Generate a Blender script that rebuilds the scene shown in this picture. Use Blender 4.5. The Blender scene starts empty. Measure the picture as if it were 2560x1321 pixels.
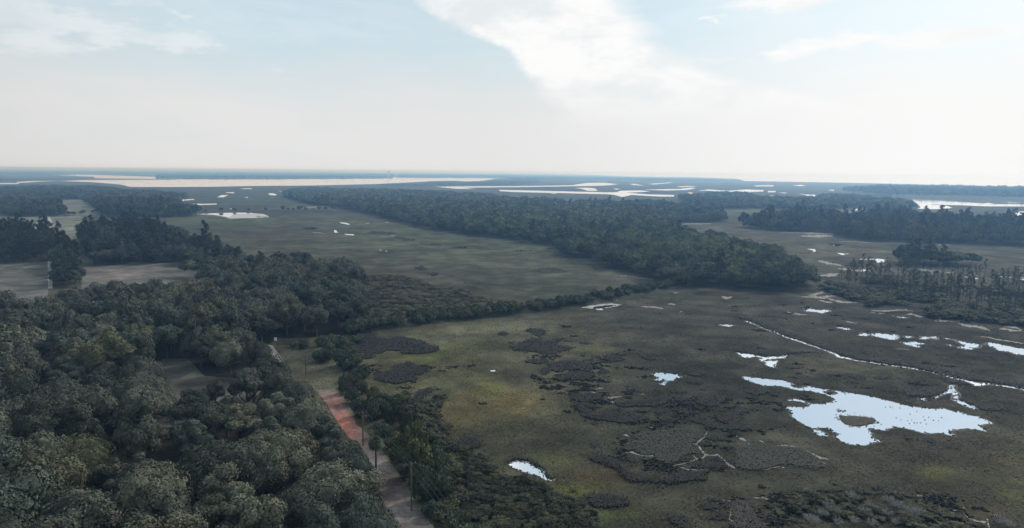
import bpy, math, random
import numpy as np
from mathutils import Matrix, Vector
from mathutils.geometry import tessellate_polygon
random.seed(7); RNG = np.random.default_rng(7)
R = math.radians
sc = bpy.context.scene
COL = sc.collection

# ------------------------------------------------------------------ camera (a drone 70 m above a tidal marsh)
H = 70.0; F = 1762.0; PITCH = 7.47; ROLL = 0.47
cam = bpy.data.cameras.new('camera'); camo = bpy.data.objects.new('camera', cam); COL.objects.link(camo)
cam.sensor_width = 36; cam.lens = 36*F/2560; cam.clip_start = 0.5; cam.clip_end = 200000
M3 = (Matrix.Rotation(R(90-PITCH), 3, 'X') @ Matrix.Rotation(R(ROLL), 3, 'Z'))
camo.matrix_world = Matrix.Translation((0, 0, H)) @ M3.to_4x4()
sc.camera = camo
MR = np.array(M3)

def P(px, py, z=0.0):
    """pixel of the photograph -> point on the horizontal plane z"""
    px = np.asarray(px, float); py = np.asarray(py, float); z = np.asarray(z, float)
    d = np.stack([(px-1280)/F, -(py-660.5)/F, -np.ones_like(px)], -1) @ MR.T
    dz = np.minimum(d[..., 2], -0.0012)
    t = (z-H)/dz
    return np.stack([d[..., 0]*t, d[..., 1]*t, z + 0*t], -1)

def proj(x, y, z=0.0):
    v = np.stack([np.asarray(x, float), np.asarray(y, float), np.asarray(z, float)-H + 0*np.asarray(x, float)], -1) @ MR
    w = np.maximum(-v[..., 2], 1e-3)
    return 1280 + v[..., 0]/w*F, 660.5 - v[..., 1]/w*F

def Z(x0, y0, s, pts):
    return [(x0+u/s, y0+v/s) for u, v in pts]

# ------------------------------------------------------------------ numpy noise
_pt = RNG.random((256, 256))
def vnoise(x, y):
    xi = np.floor(x).astype(int); yi = np.floor(y).astype(int)
    fx = x-xi; fy = y-yi; fx = fx*fx*(3-2*fx); fy = fy*fy*(3-2*fy)
    g = lambda a, b: _pt[a & 255, b & 255]
    return (g(xi, yi)*(1-fx)+g(xi+1, yi)*fx)*(1-fy)+(g(xi, yi+1)*(1-fx)+g(xi+1, yi+1)*fx)*fy
def fbm(x, y, o=4):
    s = 0; a = 0.5; t = 0
    for k in range(o):
        s = s+a*vnoise(x+17*k, y+31*k); t += a; a *= .5; x = x*2.03; y = y*2.03
    return s/t

def inpoly(x, y, poly):
    poly = np.asarray(poly, float); c = np.zeros(np.shape(x), bool); n = len(poly); j = n-1
    for i in range(n):
        xi, yi = poly[i][:2]; xj, yj = poly[j][:2]
        m = ((yi > y) != (yj > y)) & (x < (xj-xi)*(y-yi)/((yj-yi) or 1e-9)+xi)
        c ^= m; j = i
    return c

# ------------------------------------------------------------------ meshes
def mk(name, V, faces, mat, parent=None, col=None, smooth=False, link=True):
    """faces: list of int arrays (n,3) / (n,4)"""
    me = bpy.data.meshes.new(name)
    V = np.asarray(V, np.float32).reshape(-1, 3)
    faces = [np.asarray(f, np.int32) for f in faces if len(f)]
    nl = sum(f.size for f in faces); nf = sum(len(f) for f in faces)
    me.vertices.add(len(V)); me.vertices.foreach_set('co', V.ravel())
    me.loops.add(nl); me.polygons.add(nf)
    me.loops.foreach_set('vertex_index', np.concatenate([f.ravel() for f in faces]))
    tot = np.concatenate([np.full(len(f), f.shape[1], np.int32) for f in faces])
    st = np.concatenate([[0], np.cumsum(tot)[:-1]]).astype(np.int32)
    me.polygons.foreach_set('loop_start', st)
    me.polygons.foreach_set('use_smooth', np.full(nf, smooth))
    if col is not None:
        a = me.attributes.new('tint', 'FLOAT_COLOR', 'POINT')
        c = np.ones((len(V), 4), np.float32); c[:, :3] = col
        a.data.foreach_set('color', c.ravel())
    me.update(calc_edges=True); me.validate()
    me.materials.append(mat)
    if not link: return me
    o = bpy.data.objects.new(name, me); COL.objects.link(o)
    if parent is not None: o.parent = parent
    return o

def tag(o, label=None, cat=None, group=None, kind=None):
    if label: o['label'] = label
    if cat: o['category'] = cat
    if group: o['group'] = group
    if kind: o['kind'] = kind
    return o

def empty(name, loc, rz=0, s=1.0):
    o = bpy.data.objects.new(name, None); COL.objects.link(o)
    o.location = loc; o.rotation_euler = (0, 0, rz); o.scale = (s, s, s) if np.isscalar(s) else s
    o.empty_display_size = .2
    return o

def tube(pts, rad, n=6):
    V = []; Fq = []
    pts = [np.array(p, float) for p in pts]
    for i, p in enumerate(pts):
        d = pts[min(i+1, len(pts)-1)]-pts[max(i-1, 0)]; d = d/(np.linalg.norm(d)+1e-9)
        a = np.cross(d, [0.3, 0.9, 0.1] if abs(d[2]) > .8 else [0, 0, 1]); a /= np.linalg.norm(a); b = np.cross(d, a)
        for k in range(n):
            t = 2*math.pi*k/n; V.append(p+rad[i]*(a*math.cos(t)+b*math.sin(t)))
    for i in range(len(pts)-1):
        for k in range(n):
            k2 = (k+1) % n
            Fq.append((i*n+k, i*n+k2, (i+1)*n+k2, (i+1)*n+k))
    m = len(V); V.append(pts[-1]+0*pts[-1])
    T = [((len(pts)-1)*n+k, (len(pts)-1)*n+(k+1) % n, m) for k in range(n)]
    return np.array(V), np.array(Fq), np.array(T)

class MB:
    def __init__(s): s.V = []; s.Q = []; s.T = []; s.n = 0; s.C = []
    def add(s, V, Q=None, T=None, c=None):
        V = np.asarray(V, float).reshape(-1, 3)
        s.V.append(V)
        if Q is not None and len(Q): s.Q.append(np.asarray(Q)+s.n)
        if T is not None and len(T): s.T.append(np.asarray(T)+s.n)
        if c is not None: s.C.append(np.broadcast_to(c, (len(V), 3)))
        s.n += len(V)
    def tube(s, pts, rad, n=6): V, Q, T = tube(pts, rad, n); s.add(V, Q, T)
    def box(s, c, d, rz=0):
        x, y, z = [v/2 for v in d]
        V = np.array([(a, b, e) for a in (-x, x) for b in (-y, y) for e in (-z, z)])
        cs, sn = math.cos(rz), math.sin(rz)
        V = np.stack([V[:, 0]*cs-V[:, 1]*sn, V[:, 0]*sn+V[:, 1]*cs, V[:, 2]], -1)+np.array(c)
        s.add(V, [(0, 1, 3, 2), (4, 6, 7, 5), (0, 4, 5, 1), (2, 3, 7, 6), (0, 2, 6, 4), (1, 5, 7, 3)])
    def arrays(s):
        V = np.concatenate(s.V); out = []
        Q = np.concatenate(s.Q) if s.Q else np.zeros((0, 4), int)
        T = np.concatenate(s.T) if s.T else np.zeros((0, 3), int)
        return V, Q, T
    def build(s, name, mat, parent=None, smooth=False):
        V, Q, T = s.arrays()
        return mk(name, V, [Q, T], mat, parent, np.concatenate(s.C) if s.C else None, smooth)

def quads(C, N, size, rng, aspect=.65):
    """one small leaf-spray face at every C facing N"""
    n = len(C); N = N/(np.linalg.norm(N, axis=1, keepdims=True)+1e-9)
    r = rng.normal(size=(n, 3)); A = np.cross(N, r); A /= np.linalg.norm(A, axis=1, keepdims=True)+1e-9
    B = np.cross(N, A); s = (size*(.6+.8*rng.random(n)))[:, None] if np.ndim(size) == 0 else (size*(.6+.8*rng.random(n)))[:, None]
    k = .35*(rng.random((n, 1))-.5)
    V = np.stack([C-A*s*.5, C-B*s*aspect*.5+A*s*k, C+A*s*.5, C+B*s*aspect*.5+A*s*k], 1).reshape(-1, 3)
    return V, np.arange(4*n).reshape(n, 4)

def unit(rng, n):
    v = rng.normal(size=(n, 3)); return v/np.linalg.norm(v, axis=1, keepdims=True)

_t = (1+5**.5)/2
ICO_V = np.array([(-1, _t, 0), (1, _t, 0), (-1, -_t, 0), (1, -_t, 0), (0, -1, _t), (0, 1, _t), (0, -1, -_t), (0, 1, -_t), (_t, 0, -1), (_t, 0, 1), (-_t, 0, -1), (-_t, 0, 1)])
ICO_V = ICO_V/np.linalg.norm(ICO_V[0])
ICO_F = np.array([(0, 11, 5), (0, 5, 1), (0, 1, 7), (0, 7, 10), (0, 10, 11), (1, 5, 9), (5, 11, 4), (11, 10, 2), (10, 7, 6), (7, 1, 8), (3, 9, 4), (3, 4, 2), (3, 2, 6), (3, 6, 8), (3, 8, 9), (4, 9, 5), (2, 4, 11), (6, 2, 10), (8, 6, 7), (9, 8, 1)])

def crown(seed, Rr, z0, z1, nlobes, nleaf, leaf, core=.72, spread=.8, lobe=(.26, .44), zmin=-.35, jit=.5):
    """foliage of one tree: a cloud of leaf sprays over many uneven lobes"""
    rng = np.random.default_rng(seed)
    zc = (z0+z1)/2; hz = (z1-z0)/2
    d = unit(rng, nlobes*3); d = d[d[:, 2] > zmin][:nlobes]
    rl = Rr*rng.uniform(lobe[0], lobe[1], len(d))
    f = rng.uniform(.45, 1.0, len(d))[:, None]*spread
    C = d*f*np.array([Rr, Rr, hz])+np.array([0, 0, zc])
    ax = rng.uniform(.85, 1.2, 2); C[:, 0] *= ax[0]; C[:, 1] *= ax[1]
    C = np.vstack([C, [[0, 0, zc]]]); rl = np.append(rl, Rr*.5)
    mb = MB()
    for c, r in zip(C, rl):
        mb.add(c+ICO_V*r*core*np.array([1, 1, .85])*rng.uniform(.8, 1.15, (12, 1)), None, ICO_F)
    w = rl**2; w[-1] *= .3; cnt = (nleaf*w/w.sum()).astype(int)
    PC = []; PN = []
    for c, r, n in zip(C, rl, cnt):
        u = unit(rng, n); out = c-np.array([0, 0, zc-.3*hz]); out = out/(np.linalg.norm(out)+1e-6)
        u = u+.55*out+np.array([0, 0, .25]); u /= np.linalg.norm(u, axis=1, keepdims=True)
        bump = 1+.10*np.sin(5*u[:, 0]+c[0])*np.sin(5*u[:, 1]+c[1])+rng.normal(0, .07, n)
        p = c+u*(r*bump)[:, None]*np.array([1, 1, .88])
        dd = np.linalg.norm((p[:, None, :]-C[None])/np.array([1, 1, .88]), axis=2)/rl[None]
        keep = (dd < .80).sum(1) == 0
        PC.append(p[keep]); PN.append((u+jit*rng.normal(size=u.shape))[keep])
    PC = np.vstack(PC); PN = np.vstack(PN)
    V, Q = quads(PC, PN, leaf, rng)
    mb.add(V, Q)
    return mb.arrays()

def trunk_limbs(seed, hb, ht, r0, Rr, nl=5):
    rng = np.random.default_rng(seed); mb = MB()
    lean = rng.normal(0, .35, 2)
    top = np.array([lean[0], lean[1], ht*.72])
    mb.tube([(0, 0, -.2), (0, 0, .25), (lean[0]*.4, lean[1]*.4, hb), top], [r0*1.5, r0, r0*.75, r0*.2], 7)
    for k in range(nl):
        a = 2*math.pi*(k+rng.random()*.6)/nl; rr = Rr*rng.uniform(.5, .8); z = hb*rng.uniform(.8, 1.3)
        e = np.array([math.cos(a)*rr, math.sin(a)*rr, min(z+Rr*rng.uniform(.4, .8), ht*.85)])
        s = np.array([lean[0]*.4, lean[1]*.4, z*.8]); m = (s+e)/2+np.array([0, 0, -.3])
        mb.tube([s, m, e], [r0*.5, r0*.33, r0*.1], 5)
    return mb.arrays()

def pine_crown(seed, Ht, zc0, Rr, ncl, nleaf, leaf):
    rng = np.random.default_rng(seed); mb = MB(); PC = []; PN = []
    for k in range(ncl):
        t = (k+.5*rng.random())/ncl; z = zc0+(Ht-zc0)*t
        env = Rr*(1.05-.75*t**1.6)*rng.uniform(.35, 1.0); a = rng.random()*6.283
        c = np.array([math.cos(a)*env, math.sin(a)*env, z]); r = rng.uniform(.7, 1.25)*Rr*.36
        mb.add(c+ICO_V*r*.6*np.array([1, 1, .6])*rng.uniform(.7, 1.2, (12, 1)), None, ICO_F)
        n = nleaf//ncl; u = unit(rng, n)
        p = c+u*(r*(1+rng.normal(0, .14, n)))[:, None]*np.array([1, 1, .62])
        PC.append(p); PN.append(u+.9*rng.normal(size=u.shape)+np.array([0, 0, .3]))
    V, Q = quads(np.vstack(PC), np.vstack(PN), leaf, rng, .45); mb.add(V, Q)
    return mb.arrays()

def pine_trunk(seed, Ht, r0, zc0, Rr):
    rng = np.random.default_rng(seed); mb = MB(); l = rng.normal(0, .3, 2)
    mb.tube([(0, 0, -.2), (0, 0, .3), (l[0]*.5, l[1]*.5, Ht*.5), (l[0], l[1], Ht*.97)], [r0*1.3, r0, r0*.75, r0*.15], 6)
    for k in range(9):
        z = zc0*.8+(Ht*.9-zc0*.8)*k/9; a = k*2.4+rng.random(); e = Rr*rng.uniform(.5, .9)
        mb.tube([(l[0]*.6, l[1]*.6, z), (math.cos(a)*e, math.sin(a)*e, z+e*.25)], [r0*.28, r0*.08], 4)
    return mb.arrays()

# ------------------------------------------------------------------ materials
def new_mat(name):
    m = bpy.data.materials.new(name); m.use_nodes = True; nt = m.node_tree
    b = nt.nodes['Principled BSDF']; return m, nt, b
def N(nt, t, **k):
    n = nt.nodes.new(t)
    for a, v in k.items(): setattr(n, a, v)
    return n
def math_n(nt, op, a, b=None, clamp=False):
    n = N(nt, 'ShaderNodeMath', operation=op, use_clamp=clamp)
    for i, v in enumerate((a, b)):
        if v is None: continue
        if hasattr(v, 'links'): nt.links.new(v, n.inputs[i])
        else: n.inputs[i].default_value = v
    return n.outputs[0]
def mix_n(nt, f, a, b, blend='MIX'):
    n = N(nt, 'ShaderNodeMix', data_type='RGBA', blend_type=blend); n.clamp_factor = True
    for s, v in ((n.inputs[0], f), (n.inputs[6], a), (n.inputs[7], b)):
        if hasattr(v, 'links'): nt.links.new(v, s)
        elif isinstance(v, tuple): s.default_value = (*v, 1) if len(v) == 3 else v
        else: s.default_value = v
    return n.outputs[2]
def noise_n(nt, scale, detail=4, rough=.55, vec=None, dist=0):
    n = N(nt, 'ShaderNodeTexNoise'); n.inputs['Scale'].default_value = scale; n.inputs['Detail'].default_value = detail
    n.inputs['Roughness'].default_value = rough; n.inputs['Distortion'].default_value = dist
    if vec is not None: nt.links.new(vec, n.inputs['Vector'])
    return n.outputs[0]
def ramp_n(nt, f, lo, hi, a=0.0, b=1.0, smooth=True):
    n = N(nt, 'ShaderNodeMapRange', interpolation_type='SMOOTHSTEP' if smooth else 'LINEAR')
    nt.links.new(f, n.inputs[0]); n.inputs[1].default_value = lo; n.inputs[2].default_value = hi
    n.inputs[3].default_value = a; n.inputs[4].default_value = b; return n.outputs[0]

def foliage(name, c1, c2, source='object'):
    """leaf material; the colour of each tree comes from its own object colour or from its 'tint'"""
    m, nt, b = new_mat(name)
    if source == 'object':
        oi = N(nt, 'ShaderNodeObjectInfo'); tint = oi.outputs['Color']
    else:
        at = N(nt, 'ShaderNodeAttribute', attribute_name='tint'); tint = at.outputs['Color']
    geo = N(nt, 'ShaderNodeNewGeometry')
    n1 = noise_n(nt, .35, 3, .6, geo.outputs['Position'])
    c = mix_n(nt, ramp_n(nt, n1, .35, .65), c1, c2)
    v = N(nt, 'ShaderNodeHueSaturation'); nt.links.new(c, v.inputs['Color'])
    nt.links.new(ramp_n(nt, geo.outputs['Random Per Island'], 0, 1, .72, 1.28, False), v.inputs['Value'])
    c = mix_n(nt, 1.0, v.outputs[0], tint, 'MULTIPLY')
    nt.links.new(c, b.inputs['Base Color']); b.inputs['Roughness'].default_value = .8
    b.inputs['Specular IOR Level'].default_value = .12
    return m

def plain(name, c, rough=.9, spec=.1, nscale=None, var=.35):
    m, nt, b = new_mat(name)
    if nscale:
        geo = N(nt, 'ShaderNodeNewGeometry'); n1 = noise_n(nt, nscale, 5, .65, geo.outputs['Position'])
        cc = mix_n(nt, ramp_n(nt, n1, .3, .7), tuple(x*(1-var) for x in c), tuple(min(1, x*(1+var)) for x in c))
        nt.links.new(cc, b.inputs['Base Color'])
    else: b.inputs['Base Color'].default_value = (*c, 1)
    b.inputs['Roughness'].default_value = rough; b.inputs['Specular IOR Level'].default_value = spec
    return m

def tinted_ground(name, bump=.5, fine=1.2):
    m, nt, b = new_mat(name)
    at = N(nt, 'ShaderNodeAttribute', attribute_name='tint'); geo = N(nt, 'ShaderNodeNewGeometry')
    n1 = noise_n(nt, fine, 5, .7, geo.outputs['Position']); n2 = noise_n(nt, .07, 5, .6, geo.outputs['Position'])
    n3 = noise_n(nt, .012, 4, .6, geo.outputs['Position'])
    f = math_n(nt, 'MULTIPLY', ramp_n(nt, n1, .3, .7, .72, 1.28), ramp_n(nt, n2, .35, .65, .72, 1.28))
    f = math_n(nt, 'MULTIPLY', f, ramp_n(nt, n3, .38, .62, .78, 1.2)); n4 = noise_n(nt, .03, 9, .72, geo.outputs['Position']); f = math_n(nt, 'MULTIPLY', f, ramp_n(nt, n4, .36, .64, .68, 1.3))
    v = N(nt, 'ShaderNodeHueSaturation'); nt.links.new(at.outputs['Color'], v.inputs['Color']); nt.links.new(f, v.inputs['Value'])
    nt.links.new(v.outputs[0], b.inputs['Base Color'])
    b.inputs['Roughness'].default_value = 1; b.inputs['Specular IOR Level'].default_value = .03
    bp = N(nt, 'ShaderNodeBump'); bp.inputs['Strength'].default_value = bump; bp.inputs['Distance'].default_value = .5
    nt.links.new(n1, bp.inputs['Height']); nt.links.new(bp.outputs[0], b.inputs['Normal'])
    return m

M = {}
M['leaf'] = foliage('oak_leaves', (.046, .049, .037), (.106, .109, .084))
M['leaf_far'] = foliage('far_leaves', (.042, .048, .032), (.080, .086, .057), 'tint')
M['pine'] = foliage('pine_needles', (.036, .046, .032), (.052, .060, .038))
M['palm'] = foliage('palm_leaves', (.05, .06, .035), (.075, .085, .05))
M['shrub'] = foliage('shrub_leaves', (.050, .058, .038), (.088, .098, .064))
M['bark'] = plain('bark', (.085, .072, .06), .95, .05, 3, .4)
M['bark_pine'] = plain('pine_bark', (.06, .052, .046), .95, .05, 3, .4)
M['twig'] = plain('bare_twigs', (.32, .31, .30), .95, .05, 4, .3)
M['wood'] = plain('weathered_pole_wood', (.10, .085, .07), .9, .1, 6, .35)
M['wire'] = plain('cable_metal', (.12, .12, .12), .7, .2)
M['ceramic'] = plain('insulator_ceramic', (.35, .33, .30), .3, .5)
M['white'] = plain('white_board_paint', (.78, .78, .75), .6, .3, 3, .06)
M['roofwhite'] = plain('pale_metal_roof', (.80, .80, .79), .45, .4, 1, .06)
M['housewall'] = plain('pinkish_house_wall', (.42, .30, .26), .85, .2, 1, .1)
M['window'] = plain('window_glass', (.05, .06, .07), .1, .6)
M['duck'] = plain('duck_feathers', (.30, .29, .28), .8, .1)
M['ground'] = tinted_ground('marsh_ground')
M['grass'] = foliage('marsh_grass_blades', (.9, .9, .9), (1.0, 1.0, 1.0), 'tint')
M['field'] = tinted_ground('mown_field', .3, .8)
M['dirt'] = tinted_ground('dirt_track', .3, .9)
M['mud'] = plain('bare_mud', (.19, .176, .16), .85, .25, .5, .35)
M['wetmud'] = plain('wet_mud', (.33, .31, .29), .45, .45, .3, .35)

def water_mat(name, refl, body, rough=.03, wave=.02, wscale=.6):
    m, nt, b = new_mat(name)
    b.inputs['Base Color'].default_value = (*body, 1); b.inputs['Metallic'].default_value = refl
    b.inputs['Roughness'].default_value = rough
    geo = N(nt, 'ShaderNodeNewGeometry'); n1 = noise_n(nt, wscale, 3, .6, geo.outputs['Position'])
    bp = N(nt, 'ShaderNodeBump'); bp.inputs['Strength'].default_value = wave; bp.inputs['Distance'].default_value = .3
    nt.links.new(n1, bp.inputs['Height']); nt.links.new(bp.outputs[0], b.inputs['Normal'])
    return m
M['pond'] = water_mat('still_marsh_water', 1.0, (.55, .64, .75), .02, .02)
M['creek'] = water_mat('creek_water', 1.0, (.86, .87, .88), .06, .01, .3)
M['sea'] = water_mat('open_water', 1.0, (.97, .96, .95), .03, .0, .05)

# ------------------------------------------------------------------ colours of the ground
BLOBS = [  # px, py, rx, ry, rgb, strength : vegetation colours of the marsh
 (1120, 960, 280, 140, (.118, .112, .056), 1.0), (1190, 850, 210, 40, (.125, .120, .075), .9),
 (1180, 865, 90, 12, (.12, .13, .045), .6), (1220, 970, 30, 16, (.13, .135, .04), .7), (1060, 890, 60, 12, (.13, .15, .035), .7),
 (1240, 1010, 90, 34, (.15, .112, .05), .7), (1150, 1040, 70, 24, (.14, .11, .05), .7), (1480, 872, 28, 7, (.13, .135, .045), .7),
 (1330, 1160, 95, 16, (.095, .105, .035), .7), (1420, 1225, 80, 18, (.13, .14, .03), .75), (1520, 1285, 95, 16, (.095, .115, .04), .8),
 (1450, 1200, 60, 22, (.15, .10, .04), .5), (1520, 1195, 60, 25, (.12, .085, .04), .5), (2330, 1185, 40, 14, (.16, .15, .03), .85),
 (2470, 1180, 110, 40, (.11, .09, .045), .6), (2520, 1230, 60, 30, (.13, .13, .035), .5), (2400, 1270, 90, 30, (.12, .085, .045), .5),
 (1750, 900, 260, 80, (.078, .072, .052), .5), (2050, 900, 480, 190, (.040, .037, .031), .9), (1650, 1130, 300, 90, (.060, .062, .044), .6),
 (2200, 1230, 280, 60, (.066, .066, .043), .6), (2150, 920, 110, 25, (.085, .085, .05), .7), (1700, 780, 300, 40, (.066, .060, .050), .7),
 (2200, 800, 350, 60, (.060, .055, .046), .8), (1450, 815, 260, 35, (.090, .086, .062), .5),
 (1150, 640, 340, 60, (.088, .098, .058), .6), (900, 560, 300, 22, (.10, .11, .058), .6), (720, 580, 130, 30, (.066, .055, .050), .8),
 (620, 545, 90, 6, (.055, .042, .045), .8), (760, 530, 260, 7, (.050, .040, .045), .8), (1050, 720, 180, 42, (.058, .048, .040), .9),
 (1300, 700, 260, 26, (.085, .088, .062), .6), (980, 690, 90, 30, (.07, .055, .048), .7), (1440, 735, 160, 20, (.062, .072, .050), .7),
 (1250, 690, 200, 8, (.125, .125, .09), .5), (1000, 600, 300, 20, (.095, .105, .055), .5), (1220, 530, 200, 60, (.07, .08, .05), .5),
 (1430, 640, 60, 26, (.08, .075, .045), .6), (2000, 620, 300, 30, (.105, .094, .066), .8), (1850, 575, 140, 15, (.115, .10, .072), .8),
 (2400, 650, 300, 30, (.095, .088, .062), .7), (2250, 700, 300, 40, (.075, .068, .050), .7), (1890, 527, 60, 4, (.16, .18, .08), .9),
 (2110, 530, 40, 4, (.18, .19, .08), .9), (800, 519, 90, 3, (.16, .19, .08), .8), (560, 550, 110, 12, (.09, .12, .06), .8),
 (2300, 495, 300, 25, (.12, .13, .08), .5), (600, 500, 130, 20, (.06, .08, .05), .7),
 (770, 930, 90, 45, (.098, .098, .066), .9), (700, 890, 60, 25, (.10, .10, .07), .8), (1010, 1310, 90, 90, (.085, .10, .055), .8),
]
def gcol(x, y):
    x = np.asarray(x, float); y = np.asarray(y, float)
    px, py = proj(x, y)
    wx = fbm(x/35+3, y/35+8)-.5; wy = fbm(x/35+40, y/35+11)-.5
    front = y > 30
    c = np.zeros(x.shape+(3,)); c[:] = (.074, .070, .048)
    f = fbm(x/90, y/90, 5)[..., None]
    c = c*(1-.5*(f-.5)) 
    f2 = np.clip((fbm(x/60+9, y/60+5, 4)-.52)*6, 0, 1)[..., None]*.35
    c = c*(1-f2)+np.array((.066, .052, .040))*f2
    for bx, by, rx, ry, col, s in BLOBS:
        qx = (px+wx*rx*1.1-bx)/rx; qy = (py+wy*ry*1.3-by)/ry
        g = s*np.clip(1.35*np.exp(-(qx*qx+qy*qy)), 0, 1)*front
        g = (g*np.clip(2.6*fbm(x/7+bx, y/7, 5)-.45, .15, 1))[..., None]
        c = c*(1-g)+np.array(col)*g
    return np.clip(c*.74, 0.01, 1)

# ------------------------------------------------------------------ the ground sheet (polar grid to the horizon)
RMAX = 52000.0
rr = [0.0, 30, 60, 80]; 
while rr[-1] < RMAX: rr.append(rr[-1]*1.012 if rr[-1] < 3000 else rr[-1]*1.05)
rr = np.array(rr)
ang = np.concatenate([np.arange(-44, 44, .22), np.arange(44, 316, 8.0)])*math.pi/180
A, RR = np.meshgrid(ang, rr)
gx = RR*np.sin(A); gy = RR*np.cos(A); na = len(ang); nr = len(rr)
ii, jj = np.meshgrid(np.arange(nr-1), np.arange(na), indexing='ij'); j2 = (jj+1) % na
Q = np.stack([ii*na+jj, (ii+1)*na+jj, (ii+1)*na+j2, ii*na+j2], -1).reshape(-1, 4)[:, ::-1]
V = np.stack([gx, gy, 0*gx], -1).reshape(-1, 3)
g = mk('ground', V, [Q], M['ground'], col=gcol(V[:, 0], V[:, 1]), smooth=True)
tag(g, 'brown and olive tidal marsh flat reaching to the horizon', kind='structure')

# ------------------------------------------------------------------ sheets traced on the ground
def rough_px(poly, seg=4.0, jit=.7, seed=0):
    rng = random.Random(seed+len(poly)); out = []
    n = len(poly)
    for i in range(n):
        x0, y0 = poly[i]; x1, y1 = poly[(i+1) % n]; L = math.hypot(x1-x0, y1-y0); k = max(1, int(L/seg))
        a = min(jit, max(L*.12, .35*jit))
        for j in range(k):
            t = j/k; out.append((x0+(x1-x0)*t+(rng.random()-.5)*2*a*(j > 0)*1.2, y0+(y1-y0)*t+(rng.random()-.5)*2*a*.7*(j > 0)))
    return out
def sheet_arrays(poly, z, seg=4, jit=.7, seed=0):
    pp = rough_px(poly, seg, jit, seed) if jit > 0 else poly
    a = np.array(pp); W = P(a[:, 0], a[:, 1], 0.0); W[:, 2] = z
    tris = tessellate_polygon([[Vector((p[0], p[1], 0)) for p in W]])
    T = np.array(tris, int)
    # face up
    if len(T):
        n = (W[T[:, 1], 0]-W[T[:, 0], 0])*(W[T[:, 2], 1]-W[T[:, 0], 1])-(W[T[:, 1], 1]-W[T[:, 0], 1])*(W[T[:, 2], 0]-W[T[:, 0], 0])
        T[n < 0] = T[n < 0][:, ::-1]
    return W, T
def stroke(pts, w):
    """centre line in pixels + widths -> outline"""
    n = len(pts); w = [w]*n if np.isscalar(w) else w
    L = []; Rt = []
    for i, (x, y) in enumerate(pts):
        x0, y0 = pts[max(0, i-1)]; x1, y1 = pts[min(n-1, i+1)]; d = math.hypot(x1-x0, y1-y0) or 1
        nx, ny = -(y1-y0)/d, (x1-x0)/d
        L.append((x+nx*w[i]/2, y+ny*w[i]/2)); Rt.append((x-nx*w[i]/2, y-ny*w[i]/2))
    return L+Rt[::-1]

ZA = lambda p: Z(1200, 680, 3.669, p)
ZB = lambda p: Z(1840, 680, 3.5556, p)
ZC = lambda p: Z(1200, 961, 3.669, p)
ZD = lambda p: Z(1840, 961, 3.5556, p)
Z1 = lambda p: Z(0, 400, 3.669, p)
Z2 = lambda p: Z(640, 400, 3.669, p)
Z3 = lambda p: Z(1280, 400, 3.669, p)
Z4 = lambda p: Z(1920, 400, 3.669, p)

BIG = ZD([(50,-67),(120,-64),(200,-54),(280,-44),(340,-39),(400,-34),(450,-24),(520,4),(475,8),(510,30),(560,36),(600,36),(600,22),(650,20),(700,30),(770,48),(830,50),(785,72),(800,82),(850,95),(885,92),(890,80),(860,60),(900,62),(990,75),(1100,95),(1200,112),(1300,135),(1400,160),(1500,190),(1600,205),(1700,215),(1780,225),(1830,215),(1900,235),(1980,245),(2050,270),(2150,290),(2230,320),(2290,352),(2200,355),(2170,375),(2190,395),(2225,425),(2150,405),(2060,398),(1980,405),(1920,412),(1895,425),(1950,460),(1900,458),(1830,435),(1770,433),(1710,445),(1640,430),(1560,405),(1490,390),(1420,382),(1350,395),(1320,412),(1250,402),(1175,400),(1200,420),(1205,455),(1230,490),(1305,505),(1220,520),(1150,545),(1060,543),(960,525),(900,480),(870,465),(910,460),(910,440),(850,425),(850,405),(790,390),(725,392),(720,405),(770,425),(800,445),(820,465),(750,460),(690,430),(690,395),(620,370),(570,335),(515,315),(490,270),(485,235),(430,205),(500,200),(600,210),(640,195),(640,178),(590,160),(520,148),(450,147),(500,130),(560,135),(600,150),(640,168),(700,178),(770,175),(850,160),(872,145),(860,120),(800,95),(720,75),(640,60),(560,55),(500,45),(455,30),(400,18),(330,15),(240,15),(180,-5),(120,-25),(80,-40)])
ISL = ZD([(915,280),(950,285),(1040,287),(1150,295),(1220,305),(1243,325),(1220,350),(1150,365),(1090,376),(1020,368),(970,355),(930,320)])
ISL2 = ZD([(898,226),(930,236),(985,240),(940,248),(905,245)])
OVAL = ZC([(253,740),(290,715),(350,700),(440,712),(500,745),(560,775),(600,815),(606,850),(615,870),(650,880),(690,866),(696,878),(660,890),(590,878),(560,872),(560,850),(500,835),(450,822),(400,805),(350,790),(300,768)])
BLUE = ZA([(1580,940),(1640,925),(1720,935),(1800,940),(1850,965),(1790,985),(1780,1000),(1715,1003),(1710,1030),(1690,1045),(1630,1025),(1690,1010),(1690,985),(1640,1003),(1595,990),(1640,975),(1600,955)])
STAR = ZB([(585,310),(650,308),(662,325),(720,340),(800,338),(855,352),(800,358),(770,370),(700,358),(600,350),(620,335)])
FORK = ZB([(0,718),(60,728),(150,735),(190,750),(270,758),(340,752),(400,755),(420,735),(460,728),(440,765),(420,778),(395,770),(330,775),(260,785),(250,795),(300,792),(370,788),(355,825),(345,860),(290,840),(262,825),(265,805),(225,798),(195,785),(225,768),(180,755),(110,765),(60,762),(35,745)])
YCRK = ZB([(1895,1010),(1945,1008),(1950,1050),(1975,1100),(1970,1135),(2010,1150),(2080,1175),(2125,1195),(2145,1232),(2090,1218),(2040,1195),(1970,1165),(1935,1140),(1935,1100),(1905,1078),(1870,1085),(1810,1105),(1755,1135),(1750,1125),(1830,1085),(1850,1065),(1895,1050)])
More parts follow.
